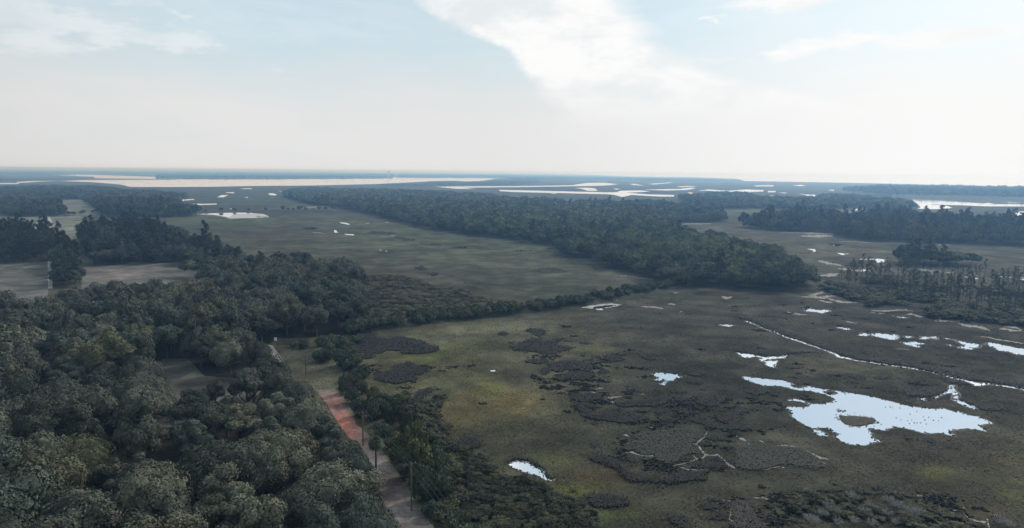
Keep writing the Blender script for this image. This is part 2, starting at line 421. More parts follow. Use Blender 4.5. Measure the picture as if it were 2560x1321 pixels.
CRK = stroke(ZB([(90,442),(180,470),(260,508),(340,532),(450,582),(560,618),(680,657),(780,692),(860,722),(900,748),(980,768),(1090,790),(1250,815),(1500,850),(1680,877),(1800,905),(1950,945),(2050,968),(2120,1000),(2170,1003),(2230,995),(2400,1020),(2480,1025),(2560,1048),(2700,1090)]),
             [2,2.6,3,3.6,3.6,3,3,3.6,5,6,4,3,2,1.6,2.4,4,5,5,8,7,2.6,2.4,7,3.4,4])
PONDS = [  # (outline, label, material)
 (BIG, 'largest pale blue marsh pond with a grassy island and ragged inlets', 'pond'),
 (OVAL, 'small white crescent pool beside the dark scrub thicket', 'creek'),
 (BLUE, 'small pale blue pool with a notched edge in the open marsh', 'pond'),
 (STAR, 'small bright pool with pointed corners below the broadleaf wood', 'pond'),
 (FORK, 'forked white puddle left of the long straight creek', 'creek'),
 (YCRK, 'y shaped water channel above the largest pond', 'pond'),
 (CRK, 'long thin creek crossing the right side of the marsh', 'creek'),
 (ZB([(1080,565),(1130,545),(1200,558),(1250,545),(1340,555),(1420,560),(1452,580),(1430,600),(1400,612),(1330,595),(1240,578),(1200,565),(1130,573)]), 'ragged bright pool in the row above the long creek', 'pond'),
 (ZB([(1460,625),(1520,628),(1580,620),(1640,630),(1675,642),(1600,650),(1640,668),(1700,675),(1610,672),(1530,655)]), 'thin broken puddle just below the ragged bright pool', 'pond'),
 (ZB([(1490,575),(1540,573),(1575,585),(1520,588)]), 'tiny bright puddle between the two ragged pools', 'pond'),
 (ZB([(1630,600),(1650,575),(1700,580),(1780,575),(1785,605),(1740,590),(1690,600)]), 'short winged puddle in the middle of the puddle row', 'pond'),
 (ZB([(1850,590),(1920,595),(1900,605)]), 'smallest puddle of the row by the right creek bend', 'pond'),
 (ZB([(1940,605),(2010,620),(2080,635),(2140,640),(2170,660),(2150,680),(2080,672),(2120,692),(2060,690),(1960,675),(2010,665),(2040,655),(1980,630)]), 'jagged pool left of the long pool at the right edge', 'pond'),
 (ZB([(1885,643),(1930,660),(1910,667)]), 'speck of water below the jagged pool', 'pond'),
 (ZB([(2205,645),(2250,628),(2320,640),(2400,658),(2480,678),(2560,685),(2700,700),(2700,745),(2560,740),(2480,735),(2440,715),(2330,700),(2280,670)]), 'long pale pool running off the right edge', 'pond'),
 (ZB([(890,495),(940,495),(1000,503),(1025,517),(960,515)]), 'short sliver of water above the puddle row', 'pond'),
 (ZB([(1195,358),(1250,362),(1320,375),(1260,372)]), 'sliver of water above the centre of the puddle row', 'pond'),
 (ZB([(1390,390),(1450,400),(1520,405),(1500,412),(1430,405)]), 'second sliver of water near the tan mud network', 'pond'),
 (ZA([(2185,488),(2230,484),(2290,487),(2345,487),(2290,505),(2230,498)]), 'white sliver of water below the start of the creek', 'pond'),
 (ZC([(1183,160),(1215,158),(1220,168),(1190,170)]), 'tiny white puddle among dark rush tufts', 'pond'),
 (ZA([(95,903),(150,903),(155,913),(100,915)]), 'tiny white puddle in the yellow green marsh', 'pond'),
 (ZC([(1055,1250),(1080,1240),(1125,1270),(1120,1290),(1085,1290),(1060,1300)]), 'small puddle at the bottom edge beside bright green grass', 'pond'),
 (ZD([(1625,135),(1665,125),(1685,122),(1680,150),(1668,152),(1665,138)]), 'tiny hooked puddle left of the y shaped channel', 'pond'),
 (Z4([(550,768),(620,768),(680,778),(640,795),(590,785)]), 'first small pool below the far right wood', 'pond'),
 (Z4([(630,855),(680,858),(745,860),(720,872),(680,876)]), 'second small pool below the far right wood', 'pond'),
 (Z4([(800,910),(900,912),(980,905),(1040,912),(1095,920),(1060,940),(1000,945),(980,920),(880,918)]), 'third winged pool beside the thin pines', 'pond'),
 (Z4([(845,1028),(880,1000),(920,1015),(890,1022)]), 'curved sliver of water left of the thin pines', 'pond'),
 (Z4([(355,817),(430,820),(440,838),(410,852),(420,835)]), 'small hooked puddle between mid right ponds', 'pond'),
 (Z4([(1510,1025),(1560,1018),(1575,1040),(1530,1045)]), 'small puddle seen between thin pine trunks', 'pond'),
 (Z4([(1855,1078),(1940,1088),(1930,1098),(1870,1090)]), 'flat puddle seen under the thin pines', 'pond'),
 (Z4([(1905,1040),(1940,1045),(1945,1062),(1915,1055)]), 'upper puddle seen under the thin pines', 'pond'),
 (Z4([(2305,1080),(2400,1075),(2420,1100),(2310,1105)]), 'puddle at the right edge under the thin pines', 'pond'),
 (Z4([(460,1178),(485,1178),(475,1186)]), 'white speck of water at the end of the broadleaf wood', 'pond'),
 (Z1([(1990,345),(2030,325),(2095,325),(2050,345)]), 'slanted pool in the far left marsh', 'creek'),
 (Z1([(2070,300),(2150,299),(2145,308),(2080,305)]), 'short pool above the slanted pool in the far left marsh', 'creek'),
 (Z1([(1650,370),(1690,365),(1780,362),(1785,368),(1700,376),(1680,388),(1655,380)]), 'pool beside the far left wood edge', 'creek'),
 (Z1([(1760,400),(1850,405),(1990,402),(1985,410),(1830,415)]), 'low thin pool beside the far left wood edge', 'creek'),
 (Z1([(2200,262),(2300,262),(2320,270),(2230,268)]), 'thin pool close to the wide river', 'creek'),
 (Z1([(2235,343),(2280,343),(2270,350)]), 'speck of water in the far left marsh', 'creek'),
 (Z1([(2100,450),(2130,448),(2120,455)]), 'speck of water near the far tree row', 'creek'),
 (Z2([(108,312),(150,308),(190,318),(180,328),(130,325)]), 'curved pool at the left tip of the broadleaf wood', 'creek'),
 (Z2([(205,285),(260,292),(265,308),(230,308),(245,298)]), 'small hook of water at the left tip of the broadleaf wood', 'creek'),
 (Z2([(355,340),(390,340),(385,347)]), 'speck of water at the near side of the wood tip', 'creek'),
 (Z2([(295,368),(330,368),(325,374)]), 'second speck of water at the near side of the wood tip', 'creek'),
 (Z2([(765,573),(830,580),(865,592),(850,597),(780,583)]), 'white streak of water in the middle marsh', 'pond'),
 (Z2([(715,648),(735,645),(745,665),(770,668),(720,670)]), 'small bright puddle in the middle marsh', 'pond'),
 (Z2([(805,680),(900,685),(895,694),(830,690)]), 'narrow puddle in the middle marsh', 'pond'),
 (Z2([(1130,826),(1158,830),(1140,833)]), 'upper speck of water in the open middle marsh', 'pond'),
 (Z2([(1185,835),(1205,838),(1195,843)]), 'lower speck of water in the open middle marsh', 'pond'),
 (Z3([(580,262),(680,260),(760,265),(790,280),(690,280),(640,268)]), 'short creek loop between the two far channels', 'creek'),
 (Z3([(1080,228),(1120,222),(1220,236),(1130,233)]), 'thin far pool right of the upper channel', 'creek'),
 (Z3([(1240,220),(1380,214),(1490,208),(1440,216),(1300,224)]), 'thin bright far pool near the sea', 'creek'),
 (Z3([(920,265),(1000,268),(960,273)]), 'speck of water between the far channels', 'creek'),
 (Z3([(1200,272),(1400,270),(1550,268),(1640,260),(1685,265),(1600,275),(1400,279)]), 'long thin far channel behind the pines', 'creek'),
 (Z3([(1610,300),(1665,305),(1640,312)]), 'speck of water near the dark far wood', 'creek'),
 (Z3([(1700,285),(1800,276),(1880,280),(1990,284),(2150,276),(2310,280),(2300,290),(2180,292),(2060,290),(1940,292),(1780,284)]), 'long broken channel behind the dark far wood', 'creek'),
 (Z3([(2215,237),(2348,235),(2400,236),(2400,242),(2240,243)]), 'thin bright channel far out near the sea', 'creek'),
 (Z4([(280,310),(330,318),(465,325),(460,345),(400,335),(330,322)]), 'bright pool left of the white roofed house', 'creek'),
 (Z4([(0,335),(60,330),(50,348),(0,350)]), 'small far pool behind the dark wood', 'creek'),
 (Z4([(540,278),(610,276),(600,284)]), 'speck of water near the far tree strip', 'creek'),
 (Z4([(90,302),(180,303),(150,308)]), 'tiny line of water in the far right marsh', 'creek'),
 (Z4([(910,322),(1140,326),(1130,332),(930,328)]), 'thin line of water below the far right tree strip', 'creek'),
 (Z4([(1190,352),(1400,360),(1600,375),(1800,390),(1990,402),(2020,392),(2080,408),(2348,408),(2600,410),(2600,440),(2348,430),(2000,428),(1800,420),(1480,410),(1640,425),(1690,438),(1640,452),(1500,455),(1370,450),(1400,437),(1380,415),(1330,385),(1250,370)]), 'wide hooked creek beyond the right wood', 'creek'),
 (Z4([(2210,490),(2280,478),(2348,472),(2600,468),(2600,530),(2348,525),(2290,525)]), 'pale bay of water at the right edge beyond the wood', 'creek'),
 (Z4([(1910,378),(2010,380),(1960,385)]), 'thin far puddle beyond the hooked creek', 'creek'),
 (Z4([(2120,380),(2348,388),(2600,392),(2600,400),(2200,400)]), 'thin far pool at the right edge beyond the hooked creek', 'creek'),
 (Z4([(1655,490),(1715,495),(1700,502)]), 'speck of water just above the right wood', 'creek'),
]
def thicken(poly):
    my = sum(q[1] for q in poly)/len(poly)
    return [(x, my+(y-my)*1.45) for x, y in poly] if my < 500 and poly[0][0] > 1280 and max(q[1] for q in poly)-min(q[1] for q in poly) < 6 else poly
PONDS += [(Z4([(0,288),(75,289),(70,296),(0,297)]), 'thin far water line left of the speck near the tree strip', 'creek'), (Z4([(225,236),(300,231),(350,238),(290,241)]), 'thin bright water line near the sea shore', 'creek'),
 (Z4([(330,330),(420,322),(400,330)]), 'small far water line beside the bright pool', 'creek'), (Z3([(1900,300),(2050,304),(2180,300),(2160,307),(1950,308)]), 'lower broken channel behind the dark far wood', 'creek'),
 (Z3([(1500,245),(1620,242),(1700,246),(1560,250)]), 'thin far channel between the pines and the sea', 'creek'), (Z3([(300,300),(420,308),(380,312)]), 'short inlet below the lower bright channel', 'creek')]
PONDS = [(thicken(a_), b_, c_) for a_, b_, c_ in PONDS]
def far_z(poly):
    a = np.array(poly); W = P(a[:, 0], a[:, 1]); d = np.linalg.norm(W[:, :2], axis=1).min(); return .05 if d < 600 else (.12 if d < 1600 else .4)
for k, (poly, lab, mt) in enumerate(PONDS):
    near = far_z(poly) < .1
    W, T = sheet_arrays(poly, far_z(poly)+.0005*k, 3 if near else 5, .8 if near else .25, k)
    cr = 'creek' in lab or 'channel' in lab
    tag(mk('creek' if cr else 'pond', W, [T], M[mt]), lab, kind='structure')

mg = MB()
for k, (poly, lab, mt) in enumerate(PONDS):
    if far_z(poly) > .1: continue
    a = np.array(rough_px(poly, 3, .8, k)); W = P(a[:, 0], a[:, 1])[:, :2]; n = len(W)
    t = np.roll(W, -1, 0)-np.roll(W, 1, 0); t /= np.linalg.norm(t, axis=1, keepdims=True)+1e-9; nn = np.stack([-t[:, 1], t[:, 0]], -1)
    wd = (.25+.9*fbm(W[:, 0]/2, W[:, 1]/2, 3))[:, None]*np.hypot(W[:, 0], W[:, 1])[:, None]/260
    Vm = np.vstack([np.column_stack([W+nn*wd, np.full(n, .036+.0002*k)]), np.column_stack([W-nn*wd, np.full(n, .036+.0002*k)])])
    i = np.arange(n); j = (i+1) % n; mg.add(Vm, np.stack([i, j, j+n, i+n], -1))
M['margin'] = plain('dark_wet_margin', (.045, .040, .033), .7, .2, .8, .4)
tag(mg.build('mud_margin', M['margin']), 'dark wet mud around the near marsh pools', kind='structure')
RIVER = [(150,453.5),(232,456.5),(262,459),(300,462),(325,468.3),(420,468.6),(520,468),(640,465.8),(775,464.8),(860,462.8),(940,461),(1020,457),(1090,453.2),(1140,452.5),(1160,454.6),(1200,454.6),(1226,450),(1256,444.8),(1150,445),(995,445),(985,443.5),(975,445.6),(940,446.2),(640,447),(460,447),(440,449.5),(300,450.5),(200,451)]
RIV2 = [(125,437.6),(180,437),(230,437.6),(300,440),(380,442.6),(460,445.6),(640,446.8),(460,449),(330,447.5),(240,446.5),(232,442.5),(160,440)]
RIV3 = [(-200,456),(0,458.6),(60,458),(100,455),(152,452.8),(80,453.4),(40,455.6),(50,461),(0,461.5),(-200,461)]
CRA = [(1087,467.8),(1140,466.8),(1280,466.2),(1430,464),(1468,457.8),(1512,457.8),(1546,461.3),(1512,464.9),(1416,466.8),(1280,469),(1158,470.3),(1190,474),(1140,473)]
CRB = [(1248,475.5),(1280,476.3),(1390,479),(1512,481.8),(1541,481.8),(1552,477.7),(1601,477.1),(1626,479),(1607,481.2),(1566,483.1),(1621,487.2),(1686,488.6),(1684,492.7),(1648,492.7),(1601,490),(1580,488.6),(1555,494),(1536,488.6),(1517,486.7),(1280,481.2),(1250,479)]
for poly, nm, lab in ((RIVER, 'river', 'wide pale river behind the left wood'), (RIV2, 'river', 'thin upper arm of the wide pale river'), (RIV3, 'river', 'river bend at the left edge behind the wood'),
                      (CRA, 'river', 'upper bright channel beyond the broadleaf wood'), (CRB, 'river', 'lower bright channel beyond the broadleaf wood')):
    W, T = sheet_arrays(poly, .9, 12, .12); tag(mk(nm, W, [T], M['sea']), lab, kind='structure')
# the sea: near shore traced, far side to the edge of the ground
shore = [(1130,431.5),(1280,431.8),(1400,434.5),(1520,439.5),(1570,442),(1725,443.5),(1840,447.5),(1862,453.5),(2100,457.5),(2300,462),(2560,470),(2900,480)]
a = np.array(shore); W = P(a[:, 0], a[:, 1])[:, :2]
a0 = math.atan2(W[0][0], W[0][1]); a1 = math.atan2(W[-1][0], W[-1][1])
far = [(50000*math.sin(t), 50000*math.cos(t)) for t in np.linspace(a1, a0, 30)]
pp = [Vector((x, y, 0)) for x, y in list(W)+far]
T = np.array(tessellate_polygon([pp]))
V = np.array([(p.x, p.y, 1.6) for p in pp])
n = (V[T[:, 1], 0]-V[T[:, 0], 0])*(V[T[:, 2], 1]-V[T[:, 0], 1])-(V[T[:, 1], 1]-V[T[:, 0], 1])*(V[T[:, 2], 0]-V[T[:, 0], 0])
T[n < 0] = T[n < 0][:, ::-1]
tag(mk('sea', V, [T], M['sea']), 'open sea fading into the white horizon', kind='structure')

# bare mud: pale branching flats and dried channels
mud = MB(); wet = MB()
def addmud(poly, mb=mud, z=.03):
    z = {True: z, False: .25}[far_z(poly) < .3]
    W, T = sheet_arrays(poly, z+random.random()*.015, 2.2, .5); mb.add(W, None, T)
MS = [(ZC([(2085,430),(2070,470),(2035,500),(1985,552),(2030,600),(2065,645),(2110,655)]), [3,4,4,6,5,4,4]), (ZC([(1940,545),(1985,552)]), [1.5,4]),
 (ZC([(2065,645),(2050,680),(1990,685),(1950,655)]), [4,4,5,1]), (ZC([(2110,655),(2180,648),(2230,690),(2290,745),(2340,775)]), [3,4,4,5,3]),
 (ZC([(1730,755),(1850,735),(1990,690)]), [1,2,4]), (ZC([(1840,765),(1900,780),(1990,790),(2100,780)]), [2,3,3,1]),
 (ZC([(1325,625),(1380,620),(1430,640),(1480,655),(1560,660),(1600,650)]), [1,6,3,2,3,4]), (ZC([(1810,650),(1850,635),(1900,645)]), [2,7,2]),
 (ZC([(1310,465),(1340,468),(1380,480)]), [1,5,1]), (ZC([(1780,360),(1850,355)]), [2,4]), (ZC([(1560,395),(1635,405)]), [1,2.5]),
 (ZC([(1055,55),(1080,38),(1130,35)]), [2,3,1]), (ZC([(930,80),(965,85)]), [4,4]), (ZC([(1000,65),(1060,78)]), [2,3]),
 (ZC([(1100,75),(1130,105),(1200,125),(1300,112)]), [2,4,5,2]), (ZC([(1455,92),(1510,92)]), [1,2.5]),
 (ZC([(2225,1065),(2290,1075),(2320,1090),(2300,1150),(2290,1240),(2340,1270)]), [3,5,5,4,4,4]),
 (ZD([(0,465),(60,490),(90,510)]), [1,5,1]), (ZD([(90,530),(130,528)]), [3,3]), (ZD([(210,500),(250,520)]), [2,4]), (ZD([(360,548),(430,545),(530,555)]), [1,4,2]),
 (ZD([(610,585),(680,620),(750,655),(830,668)]), [2,3,5,1]), (ZD([(700,680),(750,690),(800,710)]), [1,3,1]), (ZD([(400,740),(440,742)]), [4,3]), (ZD([(240,770),(330,740),(400,735)]), [1,2.5,2]),
 (ZD([(230,1000),(260,1015),(300,1035)]), [1,7,2]), (ZD([(150,1010),(240,1015)]), [1,3]), (ZD([(480,1100),(530,1130),(520,1160),(480,1165)]), [1,4,5,7]),
 (ZD([(60,1055),(110,1058)]), [3,2]), (ZD([(1610,990),(1665,993)]), [3,2]), (ZD([(1690,1025),(1720,1045)]), [1,2]), (ZD([(1790,1072),(1830,1078)]), [2,3]),
 (ZD([(1880,1115),(1960,1125),(2030,1160),(2090,1205),(2160,1225),(2230,1225)]), [1,4,4,4,4,6]), (ZD([(1950,1085),(2000,1110),(2040,1095)]), [1,5,2]), (ZD([(2230,1195),(2250,1280)]), [4,5]),
 (ZD([(2060,1275),(2120,1262),(2200,1275)]), [2,4,4]), (ZD([(0,1245),(70,1255)]), [3,2]), (ZD([(1400,960),(1500,968)]), [2,2]),
 # tan network upper right
 (ZB([(580,222),(680,222),(780,230),(850,215),(950,212)]), [2,4,8,4,2]), (ZB([(640,208),(700,205),(740,188),(800,180)]), [2,5,8,2]), (ZB([(740,250),(800,268),(860,275)]), [2,4,2]),
 (ZB([(820,240),(900,262),(960,272),(1090,272)]), [4,5,6,2]), (ZB([(1130,292),(1240,295)]), [2,3]), (ZB([(1200,342),(1330,350),(1450,340),(1580,348)]), [2,3,3,2]), (ZB([(1500,382),(1560,375),(1640,400),(1690,402)]), [1,4,5,3]),
 (ZB([(1790,400),(1820,420),(1760,435),(1880,438),(2010,435),(2060,412),(2110,418)]), [2,5,3,4,6,5,2]), (ZB([(1980,400),(2040,410),(2080,440),(2150,455)]), [2,5,4,2]), (ZB([(1970,450),(2030,478),(2120,485),(2200,500),(2260,520)]), [2,5,5,6,2]),
 (ZB([(2340,505),(2400,508),(2470,525),(2540,522)]), [2,6,5,3]), (ZB([(2380,490),(2480,495),(2540,515)]), [2,4,2]), (ZB([(2170,575),(2250,585),(2330,605),(2450,620),(2560,640)]), [1,2,3,3,2]), (ZB([(1860,385),(1950,390)]), [1,2]),
 (ZB([(740,35),(830,30),(900,35)]), [2,8,3]), (ZB([(980,445),(1080,460)]), [3,1]), (ZB([(1420,685),(1540,690)]), [1,2]), (ZB([(450,358),(510,370),(560,378),(640,385)]), [2,5,4,1]),
 (Z4([(460,925),(560,950),(680,970)]), [3,9,2]), (Z4([(640,998),(760,1010),(860,1020)]), [2,8,3]), (Z4([(470,1065),(580,1055),(650,1045)]), [1,7,2]), (Z4([(110,668),(250,668),(420,673),(600,678)]), [1,3,4,2]), (Z4([(300,700),(450,700),(600,698)]), [3,8,3]),
 (Z4([(650,750),(800,752),(950,762)]), [1,1.5,1]), (Z4([(1560,775),(1680,780)]), [2,1]), (Z4([(1370,1005),(1500,1020),(1700,1035)]), [2,3,2]), (Z4([(1800,1075),(1860,1080)]), [2,2]), (Z4([(2120,1070),(2240,1080)]), [3,2]),
 (Z3([(1510,590),(1650,588),(1830,585)]), [1,2.5,1]), (Z3([(940,1062),(1080,1068),(1300,1105)]), [1,2.5,1]), (Z3([(1920,1255),(1970,1270),(2020,1258)]), [2,6,2]), (Z3([(1480,1225),(1540,1220)]), [2,1]), (Z3([(950,1295),(975,1270)]), [4,2]),
 (ZA([(1480,318),(1600,325),(1690,340)]), [2,5,4]), (ZA([(1720,295),(1800,300)]), [3,4]), (ZA([(1830,372),(1865,358)]), [3,2]), (ZA([(2220,230),(2265,240),(2320,230)]), [2,8,2]),
 (Z2([(0,522),(120,525)]), [4,3]), (Z2([(520,663),(630,678)]), [3,1]), (Z2([(1130,705),(1280,695)]), [1,2]), (Z2([(1000,585),(1045,582)]), [2,3]), (Z2([(1180,575),(1220,572)]), [3,3]), (Z2([(440,438),(560,428),(720,425)]), [1,2,1])]
def mudstroke(pts, w, seed):
    """resampled, wandering channel of uneven width"""
    rg = random.Random(seed); P_ = []; W_ = []
    n = len(pts)
    for i in range(n-1):
        (x0, y0), (x1, y1) = pts[i], pts[i+1]; k = max(2, int(math.hypot(x1-x0, y1-y0)/3.2))
        for j in range(k):
            t = j/k; P_.append((x0+(x1-x0)*t+rg.gauss(0, .9), y0+(y1-y0)*t+rg.gauss(0, .45))); W_.append((w[i]*(1-t)+w[i+1]*t)*rg.uniform(.35, 1.25))
    P_.append(pts[-1]); W_.append(.3); W_[0] *= .4
    return stroke(P_, W_)
for q_, (pts, w) in enumerate(MS):
    addmud(mudstroke(pts, w, q_))
tag(mud.build('mud', M['mud']), 'pale bare mud in branching dried channels of the marsh', kind='structure')
addmud(ZA([(930,328),(1000,312),(1100,298),(1200,290),(1300,302),(1250,318),(1170,330),(1110,335),(1135,352),(1080,350),(1040,338)]), wet)
addmud(Z1([(1800,498),(1950,490),(2100,485),(2260,484),(2420,498),(2470,520),(2400,532),(2230,535),(2110,540),(2060,525),(1980,510),(1880,505)]), wet)
addmud(ZD([(0,455),(30,470),(0,470)]), wet)
tag(wet.build('wet_mud', M['wetmud']), 'shiny wet mud flats beside the dyke and the far tree row', kind='structure')
W, T = sheet_arrays(Z1([(1850,494),(2260,487),(2380,500),(2150,502),(2100,530),(2000,512)]), .35, 4, .3)
tag(mk('pond', W, [T], M['pond']), 'thin water over the mud flat beside the far tree row', kind='structure')
W, T = sheet_arrays(ZA([(1030,335),(1060,320),(1200,305),(1260,310),(1180,325),(1110,335),(1130,350),(1080,347)]), .08, 4, .3)
tag(mk('pond', W, [T], M['pond']), 'thin water over the mud flat below the dyke', kind='structure')

def tint_sheet(name, poly, c, z, mt, lab, step=None, jit=.6, cfun=None):
    """a flat sheet with its own soil colours; gridded so the colour can vary"""
    pp = rough_px(poly, 4, jit) if jit else poly
    a = np.array(pp); W0 = P(a[:, 0], a[:, 1]); W, T = sheet_arrays(pp, z, jit=0)
    col = np.tile(np.array(c), (len(W), 1))
    import bmesh
    o = mk(name, W, [T], M[mt], col=col)
    if cfun:
        bm = bmesh.new(); bm.from_mesh(o.data)
        for _ in range(3):
            bmesh.ops.subdivide_edges(bm, edges=[e for e in bm.edges if e.calc_length() > step], cuts=2)
            bmesh.ops.triangulate(bm, faces=bm.faces)
        bm.to_mesh(o.data); bm.free()
        n = len(o.data.vertices); co = np.zeros(n*3, np.float32); o.data.vertices.foreach_get('co', co); co = co.reshape(-1, 3)
        cc = np.ones((n, 4), np.float32); cc[:, :3] = cfun(co[:, 0], co[:, 1]); o.data.attributes['tint'].data.foreach_set('color', cc.ravel())
    tag(o, lab, kind='structure'); return o

ROAD = [(788,975),(840,972),(862,1000),(880,1025),(890,1060),(925,1090),(965,1140),(1000,1190),(1035,1240),(1080,1300),(1120,1350),(1180,1440),(950,1440),(985,1340),(972,1290),(955,1240),(935,1180),(905,1120),(868,1090),(845,1060),(820,1015)]
def roadcol(x, y):
    px, py = proj(x, y); c = np.zeros((len(x), 3)); c[:] = (.135, .118, .110)
    for (bx, by, sx, sy, cc, s) in ((830, 1000, 45, 26, (.20, .10, .088), .9), (858, 1062, 48, 42, (.30, .115, .085), 1.0), (990, 1230, 50, 40, (.14, .10, .094), .6), (850, 1025, 60, 10, (.17, .12, .13), .4)):
        g = (s*np.exp(-((px-bx)/sx)**2-((py-by)/sy)**2)*np.clip(.5+fbm(x/3, y/3), 0, 1.1))[:, None]; g = np.clip(g, 0, 1)
        c = c*(1-g)+np.array(cc)*g
    f = fbm(x/2.2+5, y/2.2, 4)[:, None]
    e = np.array([(812, 975), (848, 1030), (880, 1075), (945, 1170), (1000, 1270), (1040, 1330), (1080, 1420)], float); cxr = np.interp(py, e[:, 1], e[:, 0]); hw = np.interp(py, [975, 1100, 1330], [28, 32, 52])
    q = np.abs(px-cxr)/hw; gr = np.clip((q-.72)*4+(fbm(x/1.5, y/1.5, 3)-.5)*3, 0, 1)[:, None]*.85
    gr = np.maximum(gr, np.clip((990-py)/22+(fbm(x/2, y/2, 3)-.5)*1.5, 0, 1)[:, None]*.95)
    rut = np.exp(-((q-.38)/.12)**2)[:, None]*.22
    c = c*(.75+.5*f)*(1+rut); return c*(1-gr)+np.array((.085, .085, .058))*gr
tint_sheet('dirt_road', ROAD, (.15, .12, .12), .02, 'dirt', 'reddish dirt track between the wood and the marsh', 2.0, 1.2, roadcol)
tint_sheet('path', [(668,862),(682,865),(700,890),(712,910),(725,935),(712,938),(700,915),(688,900),(672,885)], (.26, .25, .235), .02, 'dirt', 'pale gravel path beside the white board')
tint_sheet('path', [(119,650),(132,650),(131,680),(131,722),(120,722),(120,690)], (.30, .29, .27), .07, 'dirt', 'pale straight path beside the left mown field', jit=.3)
tint_sheet('path', [(118,542),(124,541),(134,560),(136,575),(126,575),(122,560)], (.30, .29, .27), .07, 'dirt', 'pale path crossing the far field strip', jit=.2)
FIELD1 = [(-150,668),(0,662),(125,655),(120,722),(119,760),(-150,790)]
FIELD2 = [(196,640),(228,640),(235,662),(330,666),(445,655),(560,700),(520,740),(200,760),(205,700)]
def f1col(x, y):
    c = np.zeros((len(x), 3)); c[:] = (.105, .10, .087); f = fbm(x/25, y/40, 5)[:, None]; return c*(.78+.45*f)
def f2col(x, y):
    px, py = proj(x, y); c = f1col(x, y)
    for bx, by, sx, sy, cc, s in ((285, 688, 70, 14, (.15, .12, .11), .7), (300, 680, 50, 8, (.19, .165, .15), .6)):
        g = np.clip(s*np.exp(-((px-bx)/sx)**2-((py-by)/sy)**2)*(.5+fbm(x/8, y/8)), 0, 1)[:, None]; c = c*(1-g)+np.array(cc)*g
    return c
tint_sheet('field', FIELD1, (.15, .14, .11), .02, 'field', 'grey green mown field at the left edge', 12, .5, f1col)
tint_sheet('field', FIELD2, (.15, .14, .11), .02, 'field', 'mown field with pinkish bare soil', 12, .5, f2col)
def f3col(x, y):
    c = np.zeros((len(x), 3)); c[:] = (.12, .122, .095); f = fbm(x/60, y/90, 5)[:, None]; return c*(.8+.4*f)
tint_sheet('field', [(134,500),(212,500),(250,530),(240,537),(160,541),(150,530)], (.18, .19, .12), .04, 'field', 'pale square field enclosed by the far left wood', 25, .3, f3col)
tint_sheet('field', [(-100,543),(0,537),(25,540),(190,538),(215,545),(230,600),(-100,600)], (.17, .17, .115), .04, 'field', 'far field strip crossed by a pale path', 25, .3, f3col)
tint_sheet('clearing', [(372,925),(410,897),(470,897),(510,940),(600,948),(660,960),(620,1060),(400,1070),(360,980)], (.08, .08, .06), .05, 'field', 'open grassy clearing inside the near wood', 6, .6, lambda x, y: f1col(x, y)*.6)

# ------------------------------------------------------------------ sampling of woods
def wood_poly(pts):
    a = np.array([(p[0], p[1], p[2] if len(p) > 2 else 0) for p in pts], float)
    return P(a[:, 0], a[:, 1], a[:, 2])[:, :2]
def sample(poly, s, seed, jit=.42):
    """jittered grid in a polygon; s = spacing, grows with distance when callable"""
    rng = np.random.default_rng(seed); out = []
    lo = poly.min(0); hi = poly.max(0)
    if not callable(s): bands = [(0, 1e9, s)]
    else:
        bands = []; d = 60.0
        while d < 60000: bands.append((d, d*1.35, s(d))); d *= 1.35
    for d0, d1, sp in bands:
        x0, x1 = max(lo[0], -d1), min(hi[0], d1); y0, y1 = max(lo[1], -d1), min(hi[1], d1)
        if x1 <= x0 or y1 <= y0: continue
        gx, gy = np.meshgrid(np.arange(x0-sp, x1+sp, sp), np.arange(y0-sp, y1+sp, sp*.9))
        gx = gx+(np.arange(gx.shape[0]) % 2)[:, None]*sp*.5
        gx = gx+rng.uniform(-jit, jit, gx.shape)*sp; gy = gy+rng.uniform(-jit, jit, gx.shape)*sp
        d = np.hypot(gx, gy); k = (d >= d0) & (d < d1) & inpoly(gx, gy, poly)
        out.append(np.stack([gx[k], gy[k]], -1))
    return np.vstack(out) if out else np.zeros((0, 2))
def excl(pts, polys):
    k = np.ones(len(pts), bool)
    for p in polys: k &= ~inpoly(pts[:, 0], pts[:, 1], p)
    return pts[k]
def visible(pts, m=120, zt=12, top=-50):
    px, py = proj(pts[:, 0], pts[:, 1], zt)
    return pts[(px > -m) & (px < 2560+m) & (py < 1321+m*.45) & (pts[:, 1] > 40)]

CLEAR = wood_poly([(378,925),(415,900),(465,902),(500,945),(600,955),(640,965),(620,1000),(540,1015),(430,1010),(385,975)])
def silh(pts, z, dx, dy=0): w = wood_poly([(p[0], p[1], z) for p in pts]); return [(a+dx, b+dy) for a, b in w]
_back = wood_poly([(-200,735,11),(0,738,11),(60,735,13),(170,722,13),(300,697,13),(390,697,13),(450,704,13),(560,700,0),(700,745,0),(860,790,0),(905,812,0)])
NEARW = np.array([tuple(p) for p in _back]+silh([(880,826),(862,842),(760,850),(690,850)], 0, 0, 3)+silh([(662,858),(690,905),(740,972),(795,1018),(843,1075),(872,1105),(928,1165),(930,1195),(925,1230),(958,1260),(975,1330),(985,1500),(985,1900)], 5, -4.8)+silh([(-400,1900)], 0, 0))
WOOD4 = wood_poly([(440,688),(560,700),(700,745),(860,790),(905,800),(898,740),(885,700),(868,660,13),(790,634,15),(700,622,16),(600,636,16),(500,636,15),(445,643,14)])
NW = sample(NEARW, 12.4, 11, .32); NW = excl(NW, [CLEAR]); NW = visible(NW, 140, 10)
EDGET = [(700,985,4.5),(640,900,5),(700,945,5),(738,1010,5.2),(785,1060,6),(822,1100,4.5),(872,1165,5),(905,1195,3.5),(850,1225,6.5),(915,1285,5),(780,1290,6),(690,1140,7),(600,1060,6),(958,1345,5),(610,870,5.5),(540,865,6),(500,880,5.5),(575,895,5.5)]
EW = np.array([P(a, b, 6.0)[:2] for a, b, _ in EDGET])
